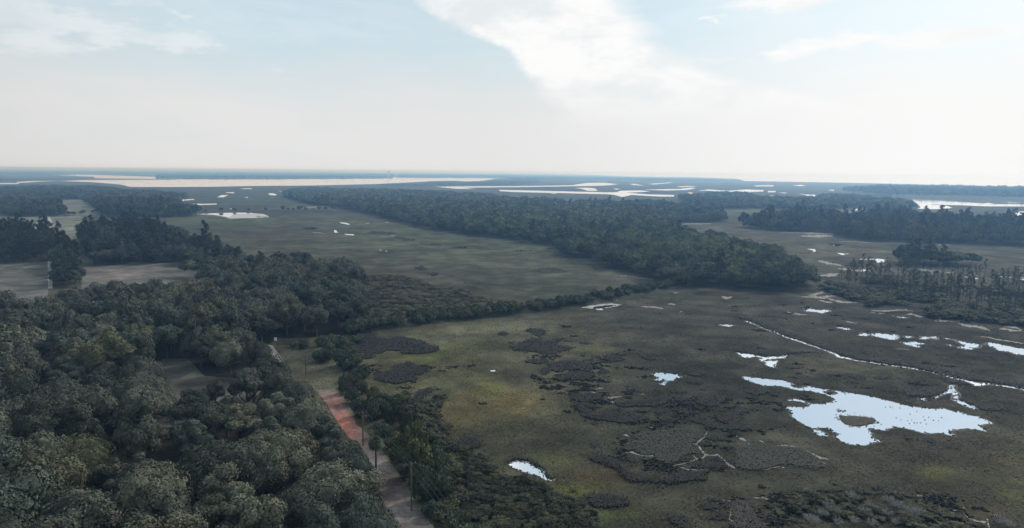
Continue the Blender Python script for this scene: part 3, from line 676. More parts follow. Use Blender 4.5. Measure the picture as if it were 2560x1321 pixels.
NW = NW[np.array([np.hypot(*(EW-p).T).min() > 7.0 for p in NW])]
NW = np.vstack([NW, EW])
W4 = sample(WOOD4, 10.0, 12, .40)
ALLB = np.vstack([NW, W4])
dist = np.hypot(ALLB[:, 0], ALLB[:, 1]); order = np.argsort(dist)
print('broadleaf candidates', len(NW), len(W4))

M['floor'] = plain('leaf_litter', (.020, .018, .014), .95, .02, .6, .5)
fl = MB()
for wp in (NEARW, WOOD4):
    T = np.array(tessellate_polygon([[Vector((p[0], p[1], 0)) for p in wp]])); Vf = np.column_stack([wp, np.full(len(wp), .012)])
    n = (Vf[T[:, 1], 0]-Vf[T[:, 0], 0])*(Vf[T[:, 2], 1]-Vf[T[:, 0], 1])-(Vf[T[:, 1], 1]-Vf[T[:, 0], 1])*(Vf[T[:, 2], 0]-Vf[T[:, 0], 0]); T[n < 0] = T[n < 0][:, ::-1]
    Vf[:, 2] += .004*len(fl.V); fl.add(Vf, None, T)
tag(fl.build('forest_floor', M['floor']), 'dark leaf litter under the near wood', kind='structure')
ROADV = [(788,970),(838,970),(862,1000),(884,1050),(925,1090),(985,1180),(1078,1321),(1075,1400),(990,1400),(985,1321),(942,1215),(940,1185),(900,1112),(852,1072),(835,1045)]
OPENV = [ROADV, [(705,872),(790,862),(800,900),(835,960),(835,975),(790,975),(742,950)], [(668,862),(684,862),(712,905),(700,905)], [(405,928),(450,920),(480,940),(560,952),(560,962),(425,962)]]
_a = np.linspace(0, 6.283, 9)[:-1]
_S = np.array([(math.cos(t)*math.cos(e), math.sin(t)*math.cos(e), math.sin(e)) for t in _a for e in (-.5, 0, .5, 1.0)]+[(0, 0, 1), (0, 0, 0)])
def push(x, y, Rr, Ht, dx, views=OPENV, zc=.56, hz=.44, steps=26):
    """the wood keeps off the track, the verge and the clearing"""
    for _ in range(steps):
        q = _S*np.array([Rr, Rr, Ht*hz])+np.array([x, y, Ht*zc]); px, py = proj(q[:, 0], q[:, 1], q[:, 2])
        if not any(inpoly(px, py, v).any() for v in views): return x, y, True
        x += dx
    return x, y, False
# broadleaf prototypes: (crown, trunk) mesh data shared by all the copies
def proto(kind, i, Rr, Ht, nleaf, leaf, z0=.12):
    V, Q, T = crown(100+i*7+len(kind), Rr, Ht*z0, Ht, 26+i % 5*3, nleaf, leaf, zmin=-.25, core=.72, spread=(.80, .90, .76, .84)[i % 4], lobe=((.24, .44), (.22, .38), (.3, .5))[i % 3], jit=.32)
    c = mk('crown', V, [Q, T], M['leaf'], link=False)
    V, Q, T = trunk_limbs(200+i, Ht*.28, Ht, .38, Rr, 5)
    t = mk('trunk', V, [Q, T], M['bark'], link=False, smooth=True)
    return c, t, Rr, Ht
NEARP = [proto('near', i, r, h, 11000, .46) for i, (r, h) in enumerate([(6.4, 13.0), (5.6, 13.5), (7.4, 13.0), (6.2, 11.5), (5.0, 11.5), (6.8, 14.5), (5.9, 12.8), (4.3, 13.5), (7.8, 12.5), (5.0, 14.8)])]
MIDP = [proto('mid', i+20, r, h, 5000, .66) for i, (r, h) in enumerate([(6.4, 12), (5.6, 13), (7.2, 12.5), (6.0, 11), (6.8, 13.5)])]

ORD = 'first second third fourth fifth sixth seventh eighth ninth tenth eleventh twelfth thirteenth fourteenth fifteenth sixteenth seventeenth eighteenth nineteenth'.split()
TENS = {20: 'twentieth', 30: 'thirtieth', 40: 'fortieth', 50: 'fiftieth'}; TW = {20: 'twenty', 30: 'thirty', 40: 'forty', 50: 'fifty'}
def ordw(n):
    if n <= 19: return ORD[n-1]
    t = n//10*10; return TENS[t] if n % 10 == 0 else TW[t]+'-'+ORD[n % 10-1]

def put_tree(name, pr, loc, rz, s, color, label, cat, group, squash=1.0):
    e = empty(name, loc, rz, (s, s, s*squash))
    tag(e, label, cat, group)
    c = bpy.data.objects.new('crown', pr[0]); COL.objects.link(c); c.parent = e; c.color = (*color, 1)
    t = bpy.data.objects.new('trunk', pr[1]); COL.objects.link(t); t.parent = e
    return e

TONES = [('dark', (.62, .66, .66)), ('grey-green', (.95, .97, .97)), ('yellowish', (1.35, 1.32, .95)), ('olive', (1.15, 1.10, .90)), ('pale', (1.45, 1.45, 1.35)), ('bluish', (.82, .95, .97))]
def rows(pts, per):
    """depth rows, numbered from the camera, each counted from the left"""
    d = np.argsort(np.hypot(pts[:, 0], pts[:, 1])); res = []
    k = 0; r = 1
    while k < len(d):
        n = min(per+int(r*1.2), len(d)-k); ix = d[k:k+n]; ix = ix[np.argsort(proj(pts[ix, 0], pts[ix, 1])[0])]
        for j, i in enumerate(ix): res.append((i, r, j+1))
        k += n; r += 1
    return res
NB = min(292, len(ALLB))
near_idx = order[:NB]; PT = ALLB[near_idx]
rng = random.Random(5)
SPEC = []
for i in range(NB):
    x, y = PT[i]; d = math.hypot(x, y); pr = rng.choice(NEARP if d < 260 else MIDP); s = rng.uniform(.80, 1.15); sq = rng.uniform(.95, 1.25)
    de = np.hypot(*(EW-PT[i]).T); isedge = de.min() < .01
    if isedge: s = EDGET[int(de.argmin())][2]/pr[2]; sq = 12.0/(pr[3]*s)
    if d < 420:
        for k in range(4):
            nx_, ny_, ok = push(x, y, pr[2]*s*.98, pr[3]*s*sq, -.6, steps=9)
            if ok: break
            s *= .86
        x, y = nx_, ny_
    PT[i] = (x, y); SPEC.append((pr, s, sq))
for i, r, j in rows(PT, 10):
    x, y = PT[i]; d = math.hypot(x, y)
    pr, s, sq = SPEC[i]
    tn, tc = rng.choices(TONES, (3, 5, .5, 2, 1.6, 2))[0]
    size = 'small' if s*pr[2] < 5.2 else ('broad' if s*pr[2] > 6.9 else 'rounded')
    put_tree('broadleaf_tree', pr, (x, y, 0), rng.random()*6.28, s, tc,
             f'{size} {tn} tree, {ordw(j)} from the left in the {ordw(r)} row of the near wood', 'tree', 'broadleaf trees of the near wood', sq)

# ------------------------------------------------------------------ far woods: one mass each
def templ(seed, Rr, Ht, nlobes, nleaf, leaf, z0=.12, core=.8):
    return crown(seed, Rr, Ht*z0, Ht, nlobes, nleaf, leaf, core=core)
def templ_low(seed, Rr, Ht, nleaf, leaf):
    rng = np.random.default_rng(seed); mb = MB()
    for k in range(4):
        c = np.array([rng.normal()*Rr*.35, rng.normal()*Rr*.35, Ht*rng.uniform(.45, .72)])
        mb.add(c+ICO_V*Rr*rng.uniform(.5, .7)*np.array([1, 1, .8])*rng.uniform(.8, 1.2, (12, 1)), None, ICO_F)
    u = unit(rng, nleaf); u[:, 2] = np.abs(u[:, 2]*1.1)-.15; p = u*np.array([Rr, Rr, Ht*.42])*rng.uniform(.85, 1.1, (nleaf, 1))+np.array([0, 0, Ht*.56])
    V, Q = quads(p, u+.5*rng.normal(size=u.shape), leaf, rng); mb.add(V, Q); return mb.arrays()
def pine_t(seed, nleaf, leaf, Ht=19, Rr=3.4, ncl=12):
    V, Q, T = pine_crown(seed, Ht, Ht*.45, Rr, ncl, nleaf, leaf); V2, Q2, T2 = tube([(0, 0, 0), (0, 0, Ht*.9)], [.28, .08], 4)
    n = len(V); return np.vstack([V, V2]), np.vstack([Q, Q2+n]), np.vstack([T, T2+n])
LODA = [templ(300+i, 6.6, 11.5, 16, 1300, 1.0) for i in range(5)]
LODB = [templ(320+i, 6.8, 11, 10, 480, 1.5) for i in range(5)]
LODC = [templ_low(340+i, 7.0, 11, 110, 2.8) for i in range(5)]
LODD = [templ_low(360+i, 6.5, 12, 26, 4.5) for i in range(4)]
PA = [pine_t(380+i, 900, 1.0) for i in range(4)]; PB = [pine_t(390+i, 240, 1.9, ncl=9) for i in range(4)]

GAPS = [(2088, 518, 2172, 536), (1822, 521, 1962, 533)]   # the house yard and the green field stay open to view
def gapped(pts):
    k = np.ones(len(pts), bool)
    for x0, y0, x1, y1 in GAPS:
        for z in (1, 4, 7, 10, 13):
            px, py = proj(pts[:, 0], pts[:, 1], z); k &= ~((px > x0) & (px < x1) & (py > y0+(3 if z > 9 else 0)) & (py < y1))
    return pts[k]
def wood(pts, label, seed, pine=0.0, hs=1.0, tints=None, name='woodland', scale=1.0, lod=None, cat='trees'):
    rng = np.random.default_rng(seed); n = len(pts)
    if n == 0: return
    d = np.hypot(pts[:, 0], pts[:, 1]); nz = fbm(pts[:, 0]/70+seed, pts[:, 1]/70, 3)
    sets = {}
    for i in range(n):
        isp = rng.random() < pine*(1 if nz[i] > .42 else .5)
        if d[i] < 950: s = PA if isp else LODA
        elif d[i] < 1500: s = PB if isp else LODB
        elif d[i] < 3600: s = LODC
        else: s = LODD
        if lod and not isp: s = lod
        if lod is LODD and d[i] > 900: s = LODD
        k = rng.integers(len(s)); sets.setdefault((id(s), k), (s[k], []))[1].append((i, s is PA or s is PB))
    VV = []; QQ = []; TT = []; CC = []; off = 0
    for (_, _), (tp, idx) in sets.items():
        V, Q, T = tp; m = len(idx); ix = np.array([a for a, _ in idx]); isp = np.array([b for _, b in idx])
        a = rng.random(m)*6.283; grow = np.maximum(1, d[ix]/3600*1.0) if scale == 1.0 else np.full(m, scale)
        s = rng.uniform(.68, 1.28, m); sx = s*grow; szz = s*rng.uniform(.85, 1.15, m)*hs*np.where(isp, .9, 1)
        ca, sa = np.cos(a), np.sin(a)
        X = (V[None, :, 0]*ca[:, None]-V[None, :, 1]*sa[:, None])*sx[:, None]+pts[ix, 0][:, None]
        Y = (V[None, :, 0]*sa[:, None]+V[None, :, 1]*ca[:, None])*sx[:, None]+pts[ix, 1][:, None]
        Zz = V[None, :, 2]*szz[:, None]
        VV.append(np.stack([X, Y, Zz], -1).reshape(-1, 3))
        o = (np.arange(m)*len(V))[:, None, None]+off
        QQ.append((Q[None]+o).reshape(-1, 4)); TT.append((T[None]+o).reshape(-1, 3)); off += m*len(V)
        c = np.array([(.95, .98, .95)]*m)*rng.uniform(.5, 1.55, (m, 1))
        c[isp] = np.array((.72, .74, .74))*rng.uniform(.8, 1.15, (isp.sum(), 1))
        yl = rng.random(m) < .12; c[yl & ~isp] *= (1.35, 1.3, .9)
        if tints is not None: c *= tints(pts[ix, 0], pts[ix, 1])
        CC.append(np.repeat(c, len(V), 0))
    o = mk(name, np.vstack(VV), [np.vstack(QQ), np.vstack(TT)], M['leaf_far'], col=np.vstack(CC))
    return tag(o, label, cat, kind='stuff')

rest = ALLB[order[NB:]]
wood(rest, 'back of the near wood, dense rounded broadleaf canopy before the fields', 41, .12)
sp_far = lambda d: 9.2 if d < 1100 else (10.0 if d < 2000 else 13.0*max(1, d/3600))
WOOD1 = wood_poly([(712,493),(775,512),(900,530),(985,552),(1060,572),(1180,590),(1260,597),(1385,617),(1400,638),(1450,645),(1490,660),(1580,692),(1640,700),(1700,720),(1850,727),(1960,730),(2040,722),(2046,706,8),(2010,660,11),(1950,618,11),(1850,596,11),(1800,586,11),(1700,572,11),
                   (1650,562),(1720,558),(1815,555),(1812,535,9),(1800,518,12),(1700,507,12),(1620,500,12),(1550,502,12),(1460,498,12),(1420,505,12),(1400,497,12),(1280,492,12),(1200,482,12),(1100,477,12),(1000,474,12),(900,471,12),(800,469,12),(750,468,12),(715,474,12)])
def w1tint(x, y):
    px, py = proj(x, y); g = np.exp(-((px-1780)/230)**2-((py-650)/40)**2)*.5+np.exp(-((px-1380)/300)**2-((py-560)/26)**2)*.6+np.exp(-((px-1250)/300)**2-((py-520)/16)**2)*.4+.5*np.clip(fbm(x/28, y/28, 3)*3-1.5, -.4, .5)
    return np.stack([1+g*1.0, 1+g*1.05, 1+g*.35], -1)
pts = sample(WOOD1, sp_far, 51)
wood(pts, 'long broadleaf wood running across the middle of the marsh', 52, .07, tints=w1tint)
WOOD2 = wood_poly([(-150,463,15),(0,464,15),(110,462,15),(250,464,15),(300,471,15),(390,475,15),(465,484,15),(430,492,15),(455,508,15),(485,533),(500,540),(420,545),(260,545),(250,530),(212,499),(134,499),(162,541),(25,543),(0,538),(-150,545)])
wood(sample(WOOD2, sp_far, 53), 'dark far left wood around the pale square field', 54, .12, 1.15, tints=lambda x, y: np.full((len(x), 3), .85))
WOOD8 = wood_poly([(1845,570),(1920,578),(2080,583),(2110,595),(2150,602),(2260,607),(2440,612),(2560,616),(2800,625),(2800,548,13),(2560,545,13),(2400,541,13),(2290,531,13),(2200,521,13),(2120,537,13),(2080,528,13),(2010,526,13),(1950,531,13),(1905,545,10)])
wood(gapped(sample(WOOD8, sp_far, 55)), 'dark belt of trees along the right side before the creek', 56, .18, 1.25, tints=lambda x, y: np.full((len(x), 3), .85))
WOOD9 = wood_poly([(1700,500),(1740,522),(1830,523),(1930,522),(1990,524),(2050,524),(2080,524),(2090,535),(2125,534),(2165,532),(2200,530),(2295,521),(2288,515,6),(2240,498,12),(2180,495,12),(2120,487,12),(2060,487,12),(2040,494,12),(1900,494,12),(1870,483,12),(1800,481,12),(1760,487,12)])
wood(gapped(sample(WOOD9, lambda d: 9.0*max(1, d/1500), 57)), 'dark far wood behind the white roofed house', 58, .1, 1.2)
WOOD10 = wood_poly([(2105,478),(2200,487),(2400,491),(2560,495),(2900,503),(2900,476,14),(2560,471,14),(2450,468.5,14),(2300,467,14),(2200,466,14),(2120,470,14)])
wood(sample(WOOD10, lambda d: 15*max(1, d/2500), 59), 'hazy far strip of trees beyond the hooked creek', 60, 0, 1.6)
FARS = [([(1000,443),(1250,444),(1290,451),(1480,449),(1640,453),(1850,453),(1850,450.5,12),(1720,446.5,12),(1560,443.5,12),(1400,440,12),(1280,436.5,12),(1100,434.5,12),(1000,434,12)], 'hazy wooded island between the river and the sea', 1.0),
        ([(390,444.5),(640,446),(980,444.5),(985,435),(800,431),(640,430),(520,433),(400,437.5)], 'hazy blue wooded shore beyond the wide river', 1.0),
        ([(-200,436),(110,437),(220,434.5),(350,436),(600,431),(900,431),(1100,432.5),(1200,432.5),(1100,430),(900,427.5),(640,424.5),(300,421.6),(0,420.5),(-200,420)], 'faint line of trees along the left horizon', 1.0),
        ([(1060,459),(1190,456),(1255,452),(1340,452),(1345,457),(1290,462),(1100,464)], 'low hazy tree spit between the river and the channel', .6),
        ([(940,463),(1080,461),(1190,458.5),(1190,460),(1090,466),(980,466)], 'hazy low scrub strip at the river bank', .35),
        ([(-200,446),(60,447),(240,448.5),(460,450),(240,450),(60,451.5),(-200,452)], 'thin low reed spit in the left river', .15)]
for k, (pl, lab, hsx) in enumerate(FARS):
    p = wood_poly(pl); s0 = lambda d: 17*max(1, d/2600)
    wood(sample(p, s0, 70+k), lab, 80+k, 0, hsx, lod=LODD)

# left middle woods
FL = wood_poly([(-150,664),(0,661),(122,657),(124,650),(128,620,8),(150,575,17),(150,570,18),(90,558,18),(0,558,18),(-150,560,18)])
HED = wood_poly([(134,720),(200,717),(196,690),(190,612,10),(140,612,10)])
FR = wood_poly([(230,662),(330,663),(440,656),(600,700),(680,700),(610,628,16),(560,590,17),(480,590,17),(440,562,17),(330,545,17),(250,546,17),(200,560,17),(205,615),(215,640)])
pFL = sample(FL, 8.0, 91); pHD = sample(HED, 6.5, 92); pFR = sample(FR, 8.2, 93)
print('left', len(pFL), len(pHD), len(pFR))

# ------------------------------------------------------------------ pines
def pine_proto(i, Ht, Rr, frac, ncl, nleaf, leaf):
    V, Q, T = pine_crown(400+i, Ht, Ht*frac, Rr, ncl, nleaf, leaf); c = mk('crown', V, [Q, T], M['pine'], link=False)
    V, Q, T = pine_trunk(420+i, Ht, .26 if Rr > 3 else .15, Ht*frac, Rr); t = mk('trunk', V, [Q, T], M['bark_pine'], link=False, smooth=True)
    return c, t, Rr, Ht
FULLP = [pine_proto(i, h, r, .38, 18, 1500, .85) for i, (h, r) in enumerate([(19, 3.9), (21, 3.6), (18, 4.3)])]
THINP = [pine_proto(i+10, h, r, f, n, 380, .55) for i, (h, r, f, n) in enumerate([(15, 1.8, .5, 10), (17, 1.5, .6, 9), (13, 2.0, .4, 11), (16, 1.0, .55, 7)])]
DEADP = pine_proto(30, 14, 1.2, .5, 2, 60, .5)
# front pines of the left middle woods
def front(pts, n): return np.argsort(np.hypot(pts[:, 0], pts[:, 1]))[:n]
kL = front(pFL, 60); kH = front(pHD, 30); kR = front(pFR, 70)
def place_rows(P2, protos, nm, where, per, tones, cat='tree', grp=None, srange=(.85, 1.1), w=None):
    rg = random.Random(len(P2)+per)
    for i, r, j in rows(P2, per):
        x, y = P2[i]; pr = rg.choice(protos); s = rg.uniform(*srange); tn, tc = rg.choices(tones, w)[0] if w else rg.choice(tones)
        put_tree(nm, pr, (x, y, 0), rg.random()*6.28, s, tc, ' '.join(f'{tn} {where[0]}, {ordw(j)} from left in {ordw(r)} row {where[1]}'.split()), cat, grp)
PT_ = [('dark', (.85, .85, .9)), ('dark green', (1, 1.02, 1)), ('brownish', (1.2, 1.05, .9))]
place_rows(pFL[kL], FULLP, 'pine_tree', ('pine', 'behind the grey green field'), 11, PT_, grp='trees behind the left field')
place_rows(pHD[kH], FULLP+MIDP[:3], 'tree', ('tree', 'of the belt beside the path'), 4, PT_, grp='trees between the path and the mown field', srange=(.62, .82))
place_rows(pFR[kR], FULLP[:2]+MIDP[:4], 'tree', ('tree', 'behind the pinkish field'), 11, PT_, grp='trees behind the pinkish field', srange=(.85, 1.05))
def without(p, k): m = np.ones(len(p), bool); m[k] = False; return p[m]
dk = lambda x, y: np.full((len(x), 3), .82)
wood(without(pFL, kL), 'back of the pine block at the left edge', 95, .7, 1.3, tints=dk)
wood(without(pHD, kH), 'far end of the tree belt beside the pale path', 96, .5, 1.1, tints=dk)
wood(without(pFR, kR), 'back of the wood behind the pinkish field', 97, .35, 1.25, tints=dk)
# thin pines on the right
THIN = wood_poly([(2085,712),(2180,742),(2260,770),(2400,790),(2620,812),(2680,700),(2560,672),(2440,655),(2300,650),(2230,650),(2150,672)])
pT = sample(THIN, 7.8, 98, .5); fk = fbm(pT[:, 0]/30, pT[:, 1]/30) ; pT = pT[(RNG.random(len(pT)) < .35+1.1*fk)]
pT = visible(pT, 60); print('thin', len(pT)); pT = pT[front(pT, 215)]
place_rows(pT, THINP+[DEADP], 'pine_tree', ('thin pine', 'of the marsh stand'), 12, [('slender', (1.2, 1.1, 1.0)), ('sparse', (1.45, 1.2, 1.1)), ('tall', (1.0, .98, .95))], grp='thin pines in the right marsh', srange=(.6, 1.0))
THK = wood_poly([(2240,664),(2300,668),(2440,664),(2460,656),(2430,640,7),(2330,628,8),(2250,634,8)])
pK = sample(THK, 8, 99); wood(pK, 'dense clump of trees at the back of the thin pines', 100, .5, .85)
UND = wood_poly([(2050,722),(2110,745),(2200,776),(2300,792),(2420,803),(2600,822),(2700,720),(2520,690),(2400,680),(2250,690),(2130,690)])
pU = sample(UND, 4.2, 101); pU = pU[fbm(pU[:, 0]/18, pU[:, 1]/18) > .48]; pU = pU[np.hypot(pU[:,0],pU[:,1]) < 520]
wood(pU, 'low scrub growing under the thin pines', 102, 0, .26, scale=.5, name='scrub', lod=LODB, tints=lambda x, y: np.full((len(x), 3), 1.0)*np.array((1.15, .98, .95))*np.clip(.4+1.2*fbm(x/12, y/12), .5, 1.4)[:, None], cat='scrub')

# ------------------------------------------------------------------ shrubs, one by one
def shrub_proto(i, Rr, Ht, nleaf, leaf):
    V, Q, T = crown(500+i, Rr, .0, Ht, 20, nleaf, leaf, zmin=-.7, lobe=(.3, .5), spread=.75, jit=.5)
    c = mk('foliage', V, [Q, T], M['shrub'], link=False)
    mb = MB(); rg = random.Random(i)
    for k in range(5):
        a = k*1.26+rg.random(); mb.tube([(0, 0, -.1), (math.cos(a)*Rr*.25, math.sin(a)*Rr*.25, Ht*.35), (math.cos(a)*Rr*.5, math.sin(a)*Rr*.5, Ht*.7)], [.09, .06, .02], 4)
    V, Q, T = mb.arrays(); t = mk('stem', V, [Q, T], M['bark'], link=False)
    return c, t, Rr, Ht
SHP = [shrub_proto(i, r, h, 2600, .42) for i, (r, h) in enumerate([(2.3, 3.4), (2.8, 3.0), (2.0, 3.8), (2.6, 4.2)])]
SHM = [shrub_proto(i+10, r, h, 1100, .62) for i, (r, h) in enumerate([(2.5, 3.8), (3.0, 3.2), (2.2, 4.4)])]
def put_shrub(pr, x, y, s, sz, tc, lab, grp, rg, nm='shrub', z=0):
    e = empty(nm, (x, y, z), rg.random()*6.28, (s, s, s*sz)); tag(e, lab, 'shrub', grp)
    c = bpy.data.objects.new('foliage', pr[0]); COL.objects.link(c); c.parent = e; c.color = (*tc, 1)
    t = bpy.data.objects.new('stem', pr[1]); COL.objects.link(t); t.parent = e
    return e
# dyke: a low bank with shrubs in a row
dyke = [(872,838),(930,825),(1000,814),(1080,806),(1150,799),(1230,790),(1300,782),(1380,772),(1450,762),(1520,750),(1590,736),(1650,724),(1720,712)]
Wd = P(*np.array(dyke).T)[:, :2]; Wd[:, 1] += 3.0
seg = np.linalg.norm(np.diff(Wd, axis=0), axis=1); cum = np.concatenate([[0], np.cumsum(seg)]); Ld = cum[-1]
ts = np.arange(0, Ld, 1.0); cx = np.interp(ts, cum, Wd[:, 0]); cy = np.interp(ts, cum, Wd[:, 1])
tx = np.gradient(cx); ty = np.gradient(cy); tl = np.hypot(tx, ty); nx, ny = -ty/tl, tx/tl
prof = [(-5.5, -.02), (-3.5, .6), (-1.5, 1.15), (1.5, 1.2), (3.5, .6), (5.5, -.02)]
V = []; 
for o_, z_ in prof: V.append(np.stack([cx+nx*o_, cy+ny*o_, z_+(.25*(fbm(cx/3+o_, cy/3)-.5) if z_ > 0 else 0*cx)], -1))
V = np.stack(V, 1).reshape(-1, 3); n = len(ts); k = len(prof)
ii, jj = np.meshgrid(np.arange(n-1), np.arange(k-1), indexing='ij')
Q = np.stack([ii*k+jj, (ii+1)*k+jj, (ii+1)*k+jj+1, ii*k+jj+1], -1).reshape(-1, 4)
tag(mk('dyke', V, [Q], M['ground'], col=np.tile((.06, .06, .042), (len(V), 1)), smooth=True), 'low earth bank carrying the row of shrubs', kind='structure')
rg = random.Random(9); t = 1.0; k = 0; n1 = 0
dpts = []
while t < Ld:
    big = 1.0 if t < Ld*.75 else .75
    for off in (-2.2, 1.8):
        if rg.random() < .9:
            x = np.interp(t, cum, Wd[:, 0]); y = np.interp(t, cum, Wd[:, 1]); i = min(int(t), len(nx)-1)
            dpts.append((x+nx[i]*off+rg.uniform(-.8, .8), y+ny[i]*off+rg.uniform(-1, 1), off, rg.uniform(.85, 1.25)*(1.3-.45*t/Ld)))
    t += rg.uniform(2.9, 4.6)
nf = nb = 0
for x, y, off, s in dpts:
    px, py = proj(x, y)
    tn, tc = rg.choice([('dark', (.75, .8, .78)), ('brownish', (1.1, .98, .8)), ('dull green', (.95, .95, .82)), ('olive', (1.15, 1.05, .85))])
    if off < 0: nf += 1; q = f'{ordw(nf)} from the wood end in the near file'
    else: nb += 1; q = f'{ordw(nb)} from the wood end in the far file'
    put_shrub(rg.choice(SHM), x, y, s, rg.uniform(.8, 1.25), tc, f'{tn} shrub, {q} on the dyke', 'shrubs along the dyke', rg, z=.8)
print('dyke shrubs', len(dpts))

# roadside trees and bushes right of the track: (px, py of the base, crown radius m, height m)
SIDE = [(842,985,2.0,5.5),(868,1010,2.4,5.0),(893,1040,2.8,5.2),(925,1050,3.0,6.5),(955,1040,2.4,4.6),(905,985,2.0,4.0),(935,1000,2.5,4.0),(975,1010,2.8,3.6),(1010,1008,2.6,3.4),(985,1055,3.0,5.5),(1020,1070,3.2,6.0),(955,1090,2.4,3.6),(985,1120,2.8,4.2),
        (1000,1155,3.0,6.5),(1035,1150,3.6,9.0),(1015,1195,2.2,4.5),(1050,1205,3.6,9.5),(1085,1200,3.4,8.0),(1060,1250,3.2,7.5),(1100,1250,3.2,7.0),(1120,1235,2.2,4.5),(1085,1290,2.4,3.2),(1125,1290,2.4,3.6),(1110,1330,2.8,4.2),(1155,1315,2.4,3.2),
        (1065,1105,2.4,3.6),(1100,1120,1.8,2.4),(1160,1260,1.6,2.2),(1180,1200,1.6,2.0),(1140,1370,3.0,4.8),(1190,1360,2.6,3.6),
        (800,905,2.9,5.6),(825,900,3.2,6.4),(850,915,3.0,6.0),(875,925,2.6,4.2),(870,890,2.6,4.4),(805,865,2.6,4.2),(835,862,3.0,4.8),(760,870,2.4,3.4),(895,860,3.0,3.6),(872,885,3.6,5.2),(845,880,3.6,5.8),(892,915,3.2,4.6),(905,945,3.0,4.0),(820,885,3.4,5.4),(885,965,2.6,4.2),(865,955,2.2,2.6),(735,868,2.0,3.0)]
sp = sorted(SIDE, key=lambda t: t[1]); 
for k, (px, py, r, h) in enumerate(sp):
    x, y, _ = P(px+0, py); r *= .9; pr = rg.choice(SHP)
    tn, tc = rg.choice([('dark green', (.80, .88, .82)), ('grey green', (1.0, 1.0, .95)), ('olive', (1.2, 1.15, .8)), ('bluish green', (.85, 1.02, 1.0))])
    zone = 'between the dirt track and the marsh' if py > 960 else 'around the grassy verge past the track end'
    x, y, ok = push(x, y, r, h, .5, [ROADV], .5, .5, 14); s = r/pr[2]; tall = 'tall' if h > 5.8 else ('low' if h < 3.7 else 'rounded')
    lab = f'{tall} {tn} bush, {ordw(k+1)} counting down, {zone}'
    put_shrub(pr, x, y, s, (h/pr[3])/s, tc, lab, 'bushes along the dirt track', rg, 'bush')
# lighter shrubs at the marsh edge of the left wood
EDGE = [(885,700,3,4),(895,725,3,4.5),(905,745,3,4),(898,770,3.4,5),(915,790,3,4.5),(930,800,2.6,4),(880,800,3.4,5),(905,815,3,4.5),(870,680,2.6,4),(885,830,2.6,4)]
for k, (px, py, r, h) in enumerate(EDGE):
    x, y, _ = P(px, py); pr = rg.choice(SHM); s = r/pr[2]
    put_shrub(pr, x, y, s, (h/pr[3])/s, (1.25, 1.3, 1.0), f'pale green shrub, {ordw(k+1)} of those at the marsh edge of the left wood', 'shrubs at the wood edge', rg)
# far row of trees on the causeway
row = [(500,532),(560,529),(640,528),(700,527),(760,527),(830,526),(890,526)]
Wr = P(*np.array(row).T)[:, :2]; cumr = np.concatenate([[0], np.cumsum(np.linalg.norm(np.diff(Wr, axis=0), axis=1))])
t = 0; k = 0
while t < cumr[-1]:
    x = np.interp(t, cumr, Wr[:, 0]); y = np.interp(t, cumr, Wr[:, 1]); k += 1
    s = rg.uniform(.35, .75)
    put_tree('broadleaf_tree', MIDP[k % 5], (x, y, 0), rg.random()*6, s, (.8, .8, .85), f'small dark tree, {ordw(k)} from the left in the far causeway row', 'tree', 'trees of the far causeway row')
    t += rg.choice([9, 11, 14, 22, 28])
for q in range(11):
    t = q/10; x, y, _ = P(148+100*t, 541.5-9.5*t); put_tree('broadleaf_tree', MIDP[q % 5], (x+rg.uniform(-4, 4), y+rg.uniform(-6, 6), 0), rg.random()*6, rg.uniform(.35, .6), (.8, .85, .85), f'small dark tree, {ordw(q+1)} from the left in the hedge under the square field', 'tree', 'hedge trees under the square field')

# ------------------------------------------------------------------ dark rush patches (ovals traced on the marsh)
WATERP = [wood_poly(p[0]) for p in PONDS if far_z(p[0]) < .1]
ISLW = wood_poly(ISL)
def tufts(pts, h, col, rng, width=.45, lean=.35, dome=None, nb=3):
    """clumps of upright blades"""
    n = len(pts); Vs = []; C = []
    hh = (h if np.ndim(h) else np.full(n, h))*rng.uniform(.65, 1.25, n)
    for k in range(nb):
        a = rng.random(n)*6.283; l = rng.normal(0, lean, (n, 2))*hh[:, None]; w = width*rng.uniform(.6, 1.3, n)*.5
        dx, dy = np.cos(a)*w, np.sin(a)*w; o = rng.normal(0, width*.35, (n, 2)); bx, by = pts[:, 0]+o[:, 0], pts[:, 1]+o[:, 1]
        z0 = np.zeros(n)
        Vs.append(np.stack([np.stack([bx-dx, by-dy, z0], -1), np.stack([bx+dx, by+dy, z0], -1),
                            np.stack([bx+l[:, 0]+dx*.7, by+l[:, 1]+dy*.7, hh], -1), np.stack([bx+l[:, 0]-dx*.7, by+l[:, 1]-dy*.7, hh*rng.uniform(.8, 1, n)], -1)], 1))
        C.append(np.repeat(col[:, None, :]*rng.uniform(.88, 1.12, (n, 1, 1)), 4, 1))
    V = np.vstack(Vs).reshape(-1, 3); C = np.vstack(C).reshape(-1, 3)
    return V, np.arange(len(V)).reshape(-1, 4), C
